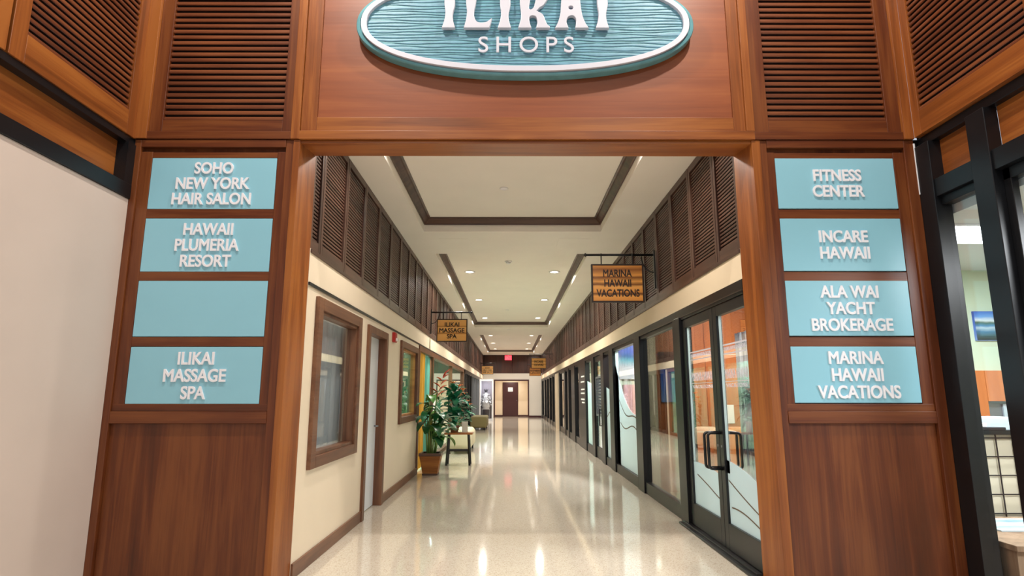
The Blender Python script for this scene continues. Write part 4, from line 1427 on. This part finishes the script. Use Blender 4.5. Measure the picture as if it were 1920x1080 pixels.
# glass display case with white feather piece
t = thing('display_case', (-1.3, 32.6, 0), 'white framed glass display case at the far left', 'display case')
x0, x1, y0, y1 = -1.66, -0.94, 32.25, 33.0
fm_ = MB()
for xx in (x0, x1 - 0.06):
    for yy in (y0, y1 - 0.06):
        fm_.box(xx, xx + 0.06, yy, yy + 0.06, 0, 2.22)
fm_.box(x0 + 0.06, x1 - 0.06, y0, y0 + 0.06, 2.14, 2.22).box(x0 + 0.06, x1 - 0.06, y1 - 0.06, y1, 2.14, 2.22).box(x0, x0 + 0.06, y0 + 0.06, y1 - 0.06, 2.14, 2.22).box(x1 - 0.06, x1, y0 + 0.06, y1 - 0.06, 2.14, 2.22)
fm_.build('frame', M['white'], t, bevel=0.004)
MB().box(x0 + 0.06, x1 - 0.06, y0 + 0.06, y1 - 0.06, 0, 0.12).build('plinth', M['white'], t, bevel=0.004)
MB().box(x0 + 0.06, x1 - 0.06, y0 + 0.02, y0 + 0.026, 0.12, 2.14).build('pane', M['glass'], t)
MB().box(x1 - 0.03, x1 - 0.024, y0 + 0.06, y1 - 0.06, 0.12, 2.14).build('pane', M['glass'], t)
MB().tube([(x1 - 0.09, y0 - 0.02, 0.9), (x1 - 0.09, y0 - 0.05, 0.93), (x1 - 0.09, y0 - 0.05, 1.17), (x1 - 0.09, y0 - 0.02, 1.2)], 0.012).build('handle', M['black'], t)
MB().box(x0 + 0.06, x1 - 0.06, y1 - 0.05, y1 - 0.04, 0.12, 2.14).build('back_panel', M['case_back'], t)
lamp('display_fill_light', (-1.3, 32.36, 2.2), 20, 0.15, (0.9, 0.95, 1.0))  # added fill lamp without a fixture, whitens the feather piece
t = thing('side_table', (-1.32, 32.65, 0.12), 'small white table inside the glass display case', 'table')
MB().box(-1.54, -1.12, 32.45, 32.85, 0.62, 0.65).build('tabletop', M['white'], t, bevel=0.004)
for xx in (-1.52, -1.14):
    for yy in (32.47, 32.83):
        MB().tube([(xx, yy, 0.12), (xx, yy, 0.62)], 0.014, 8).build('leg', M['grey_metal'], t)
t = thing('feather_ornament', (-1.32, 32.65, 0.65), 'white feathery ornament with a dark crown top in the display case', 'ornament')
MB().lathe([(0.14, 0), (0.20, 0.08), (0.22, 0.2), (0.15, 0.36), (0.09, 0.55), (0.07, 0.8), (0.05, 0.86)], (-1.32, 32.65, 0.651), 20).build('body', M['white'], t, smooth=True)
ff = MB()
random.seed(9)
for i in range(120):
    az = random.uniform(0, 6.28)
    zz = random.uniform(0.78, 1.4)
    r0 = 0.18 if zz < 1.1 else 0.1
    ff.leaf((-1.32 + r0 * math.cos(az), 32.65 + r0 * math.sin(az), zz), az, random.uniform(0.2, 0.3) * (1.0 if zz < 1.2 else 0.55), 0.10, random.uniform(0.2, 1.2), 1.4, 5)
ff.build('feathers', M['white'], t, smooth=True)
cr = MB()
for i in range(9):
    a = 2 * math.pi * i / 9
    cr.leaf((-1.32 + 0.05 * math.cos(a), 32.65 + 0.05 * math.sin(a), 1.5), a, 0.24, 0.05, 1.25, 0.3, 4)
cr.build('crown', M['screen'], t, smooth=True)

# ================================================================== RIGHT SHOPS: INTERIORS
struct('floor_shop_right', MB().box(2.06, 4.6, 4.86, 37.4, -0.1, -0.001).box(3.46, 7.2, -1.6, 7.0, -0.1, -0.002), M['counter_wood'], label='floor of the shops on the right')
struct('ceiling_shop_right', MB().box(2.11, 4.6, 6.75, 37.4, 3.1, 3.2), M['acoustic'], label='ceiling of the shops on the right')
struct('wall_back_right', MB().box(4.5, 4.6, 6.75, 37.4, 0, 3.2).box(2.1, 4.5, 12.5, 12.6, 0, 3.2).box(2.1, 4.5, 16.8, 16.9, 0, 3.2), M['pale_green'], label='pale back walls of the right shops')
struct('wall_back_right_far', MB().box(3.6, 3.7, 16.95, 37.3, 0, 3.1), M['dark_room'], label='dark back wall of the far right shops')
# wood wall of the travel shop, facing the doors
ow = MB()
for i in range(3):
    for (z0, z1) in ((0, 0.85), (0.86, 2.0), (2.01, 3.1)):
        ow.box(2.21 + i * 0.75, 2.21 + i * 0.75 + 0.742, 9.0, 9.06, z0, z1)
struct('wall_shop_wood', ow, M['orange_wood'], label='orange wood panelled wall inside the shop with double doors')
struct('wall_shop_cream', MB().box(2.08, 2.2, 8.97, 9.08, 0, 3.1), M['cream_wall'], label='cream end of the shop partition')
t = thing('wall_screen', (2.85, 8.95, 1.45), 'dark wall screen seen through the reflective shop window', 'screen')
MB().box(2.24, 2.56, 8.95, 8.99, 1.80, 2.04).build('screen_panel', M['screen'], t, bevel=0.006)
tag(MB().box(2.26, 2.52, 8.97, 8.99, 1.29, 1.79).build('poster', M['poster_blue']), 'blue poster below the dark screen behind the reflective window', 'poster')
tag(MB().box(2.9, 3.5, 8.3, 8.75, 0, 0.95).build('reception_counter', M['orange_panel'], bevel=0.08), 'rounded orange reception counter behind the glass doors', 'counter')
tag(MB().box(3.22, 3.34, 8.985, 8.998, 0.98, 1.25).build('paper_notice', M['paper']), 'small white sheet pinned to the orange wood wall', 'sign')
t = thing('globe_lamp', (3.42, 8.7, 0.95), 'glowing yellow globe lamp on the counter behind the glass doors', 'lamp')
MB().lathe([(0.06, 0), (0.06, 0.015), (0.012, 0.03), (0.012, 0.42), (0.03, 0.44)], (3.38, 8.55, 0.95), 16).build('stand', M['stool_top'], t)
gb = MB().lathe([(0.075 * math.sin(math.pi * k / 10) + 0.001, -0.075 * math.cos(math.pi * k / 10)) for k in range(11)], (3.38, 8.55, 1.46), 20)
gb.build('globe', M['globe_glow'], t, smooth=True)
lamp('globe_lamp_light', (3.38, 8.45, 1.5), 2, 0.1, (1, 0.8, 0.45), rot=(math.radians(90), 0, 0))
tag(curtain(3.0, 6.9, 7.9, 0.05, 2.2, 0.02, 0.12, 40).build('curtain', M['pattern_cloth'], smooth=True), 'navy and white patterned cloth behind the near glass door', 'cloth')

# sea mural and racks behind the frosted wave window
t = thing('wall_mural', (3.3, 12.42, 1.75), 'blue sea and mountain mural high behind the frosted wave window', 'mural')
MB().box(2.12, 4.3, 12.44, 12.49, 1.72, 2.6).build('print', M['mural'], t)
MB().poly_prism([(2.75, 2.22), (3.5, 2.22), (3.3, 2.45), (3.1, 2.58), (2.98, 2.5)], 'Y', 12.43, 12.44).build('hill', M['hill_blue'], t)
for i in range(3):
    x0 = 2.3 + i * 0.5
    t = thing('brochure_rack', (x0 + 0.2, 12.2, 0), 'pink brochure rack behind the frosted wave window, %s from the corridor' % ('nearest', 'second', 'third')[i], 'rack', 'brochure racks')
    MB().box(x0, x0 + 0.42, 12.15, 12.4, 0, 0.7).build('base', M['maho' + 'Z'], t)
    MB().box(x0 + 0.01, x0 + 0.41, 12.2, 12.38, 0.7, 1.6).build('brochures', M['pink_rack'], t)

# ================================================================== SIDE SHOP (far right of picture)
struct('wall_side_shop', MB().box(3.46, 7.2, 6.6, 6.7, 0, 2.8).box(7.1, 7.2, -1.6, 6.6, 0, 2.8), M['pale_green'], label='pale green walls of the side shop at the right')
struct('ceiling_side_shop', MB().box(3.48, 7.2, -1.6, 6.7, 2.8, 2.9), M['acoustic'], label='tiled ceiling of the side shop at the right')
t = thing('ceiling_light_panel', (3.95, 5.02, 2.79), 'bright fluorescent ceiling panel inside the side shop at the right', 'ceiling light')
MB().box(3.55, 4.75, 4.72, 5.32, 2.782, 2.799).build('frame', M['white'], t)
MB().box(3.58, 4.72, 4.75, 5.29, 2.776, 2.782).build('diffuser', M['tube_white'], t)
lamp('ceiling_panel_light', (4.15, 5.02, 2.77), 72, 1.1, (0.93, 0.97, 1.0), 'RECTANGLE', size_y=0.5)
lamp('ceiling_panel_light', (4.6, 2.4, 2.77), 110, 1.1, (0.93, 0.97, 1.0), 'RECTANGLE', size_y=0.5)
t = thing('framed_picture', (5.45, 6.58, 2.0), 'seascape picture on the pale green wall of the side shop', 'picture')
MB().box(5.217, 6.0, 6.57, 6.598, 2.0, 2.32).build('print', M['seascape'], t)
MB().frame('Y', 6.572, 6.6, 5.212, 6.005, 1.995, 2.325, 0.006).build('frame', M['poster_blue'], t)
pn = thing('wood_cabinet', (5.3, 6.55, 0), 'tall orange laminate cabinet along the side shop wall', 'cabinet')
MB().box(4.55, 5.185, 6.5, 6.598, 0, 1.66).build('door', M['orange_panel'], pn, bevel=0.003)
MB().box(5.19, 5.9, 6.5, 6.598, 1.33, 1.66).build('door', M['orange_panel'], pn, bevel=0.003)
MB().box(5.19, 5.9, 6.57, 6.598, 0, 1.33).build('niche_back', M['grey_metal'], pn)
tag(MB().box(5.38, 5.62, 6.55, 6.568, 0.95, 1.30).build('paper_notice', M['magazine']), 'pale printed sheet in the grey niche of the orange cabinet', 'paper')

# grid rack with beige boards
t = thing('wire_grid_rack', (4.5, 5.4, 0.0), 'black wire grid rack with beige boards inside the side shop', 'rack')
MB().box(3.85, 5.3, 5.42, 5.45, 0.2, 1.05).build('backing_board', M['board_beige'], t)
g = MB()
for i in range(10):
    xx = 3.86 + i * 0.155
    g.tube([(xx, 5.40, 0.2), (xx, 5.40, 1.05)], 0.006, 6)
for i in range(6):
    zz = 0.22 + i * 0.16
    g.tube([(3.85, 5.395, zz), (5.3, 5.395, zz)], 0.006, 6)
g.build('grid', M['black'], t)
MB().box(3.85, 5.3, 5.36, 5.47, 1.05, 1.09).build('top_bar', M['black'], t, bevel=0.004)
for xx in (3.87, 5.28):
    MB().box(xx - 0.015, xx + 0.015, 5.42, 5.46, 0, 0.2).build('leg', M['black'], t)
t = tag(MB().box(4.0, 4.4, 5.36, 5.5, 1.0905, 1.115).build('document_tray', M['screen'], bevel=0.004), 'black document folder lying on the wire grid rack', 'folder')
tag(MB().box(4.22, 4.62, 5.5, 5.75, 1.06, 1.20).build('paper_stack', M['magazine'], bevel=0.01), 'pale patterned box just behind the grid rack', 'box')
tag(MB().box(3.98, 4.25, 5.38, 5.46, 1.116, 1.15).build('paper_stack', M['paper'], bevel=0.004), 'white papers on top of the black folder', 'papers')
# low counter with magazines
t = thing('low_counter', (4.0, 4.8, 0), 'low grey brown wooden counter inside the side shop window', 'counter')
MB().box(3.52, 4.6, 4.35, 5.3, 0, 0.33).build('body', M['counter_wood'], t, bevel=0.004)
MB().box(3.50, 4.62, 4.32, 5.32, 0.33, 0.37).build('top', M['counter_wood'], t, bevel=0.004)
t = tag(MB().box(3.75, 4.35, 4.75, 5.2, 0.3705, 0.38).build('magazine', M['magazine']), 'open blue and white brochure lying on the low counter', 'magazine')
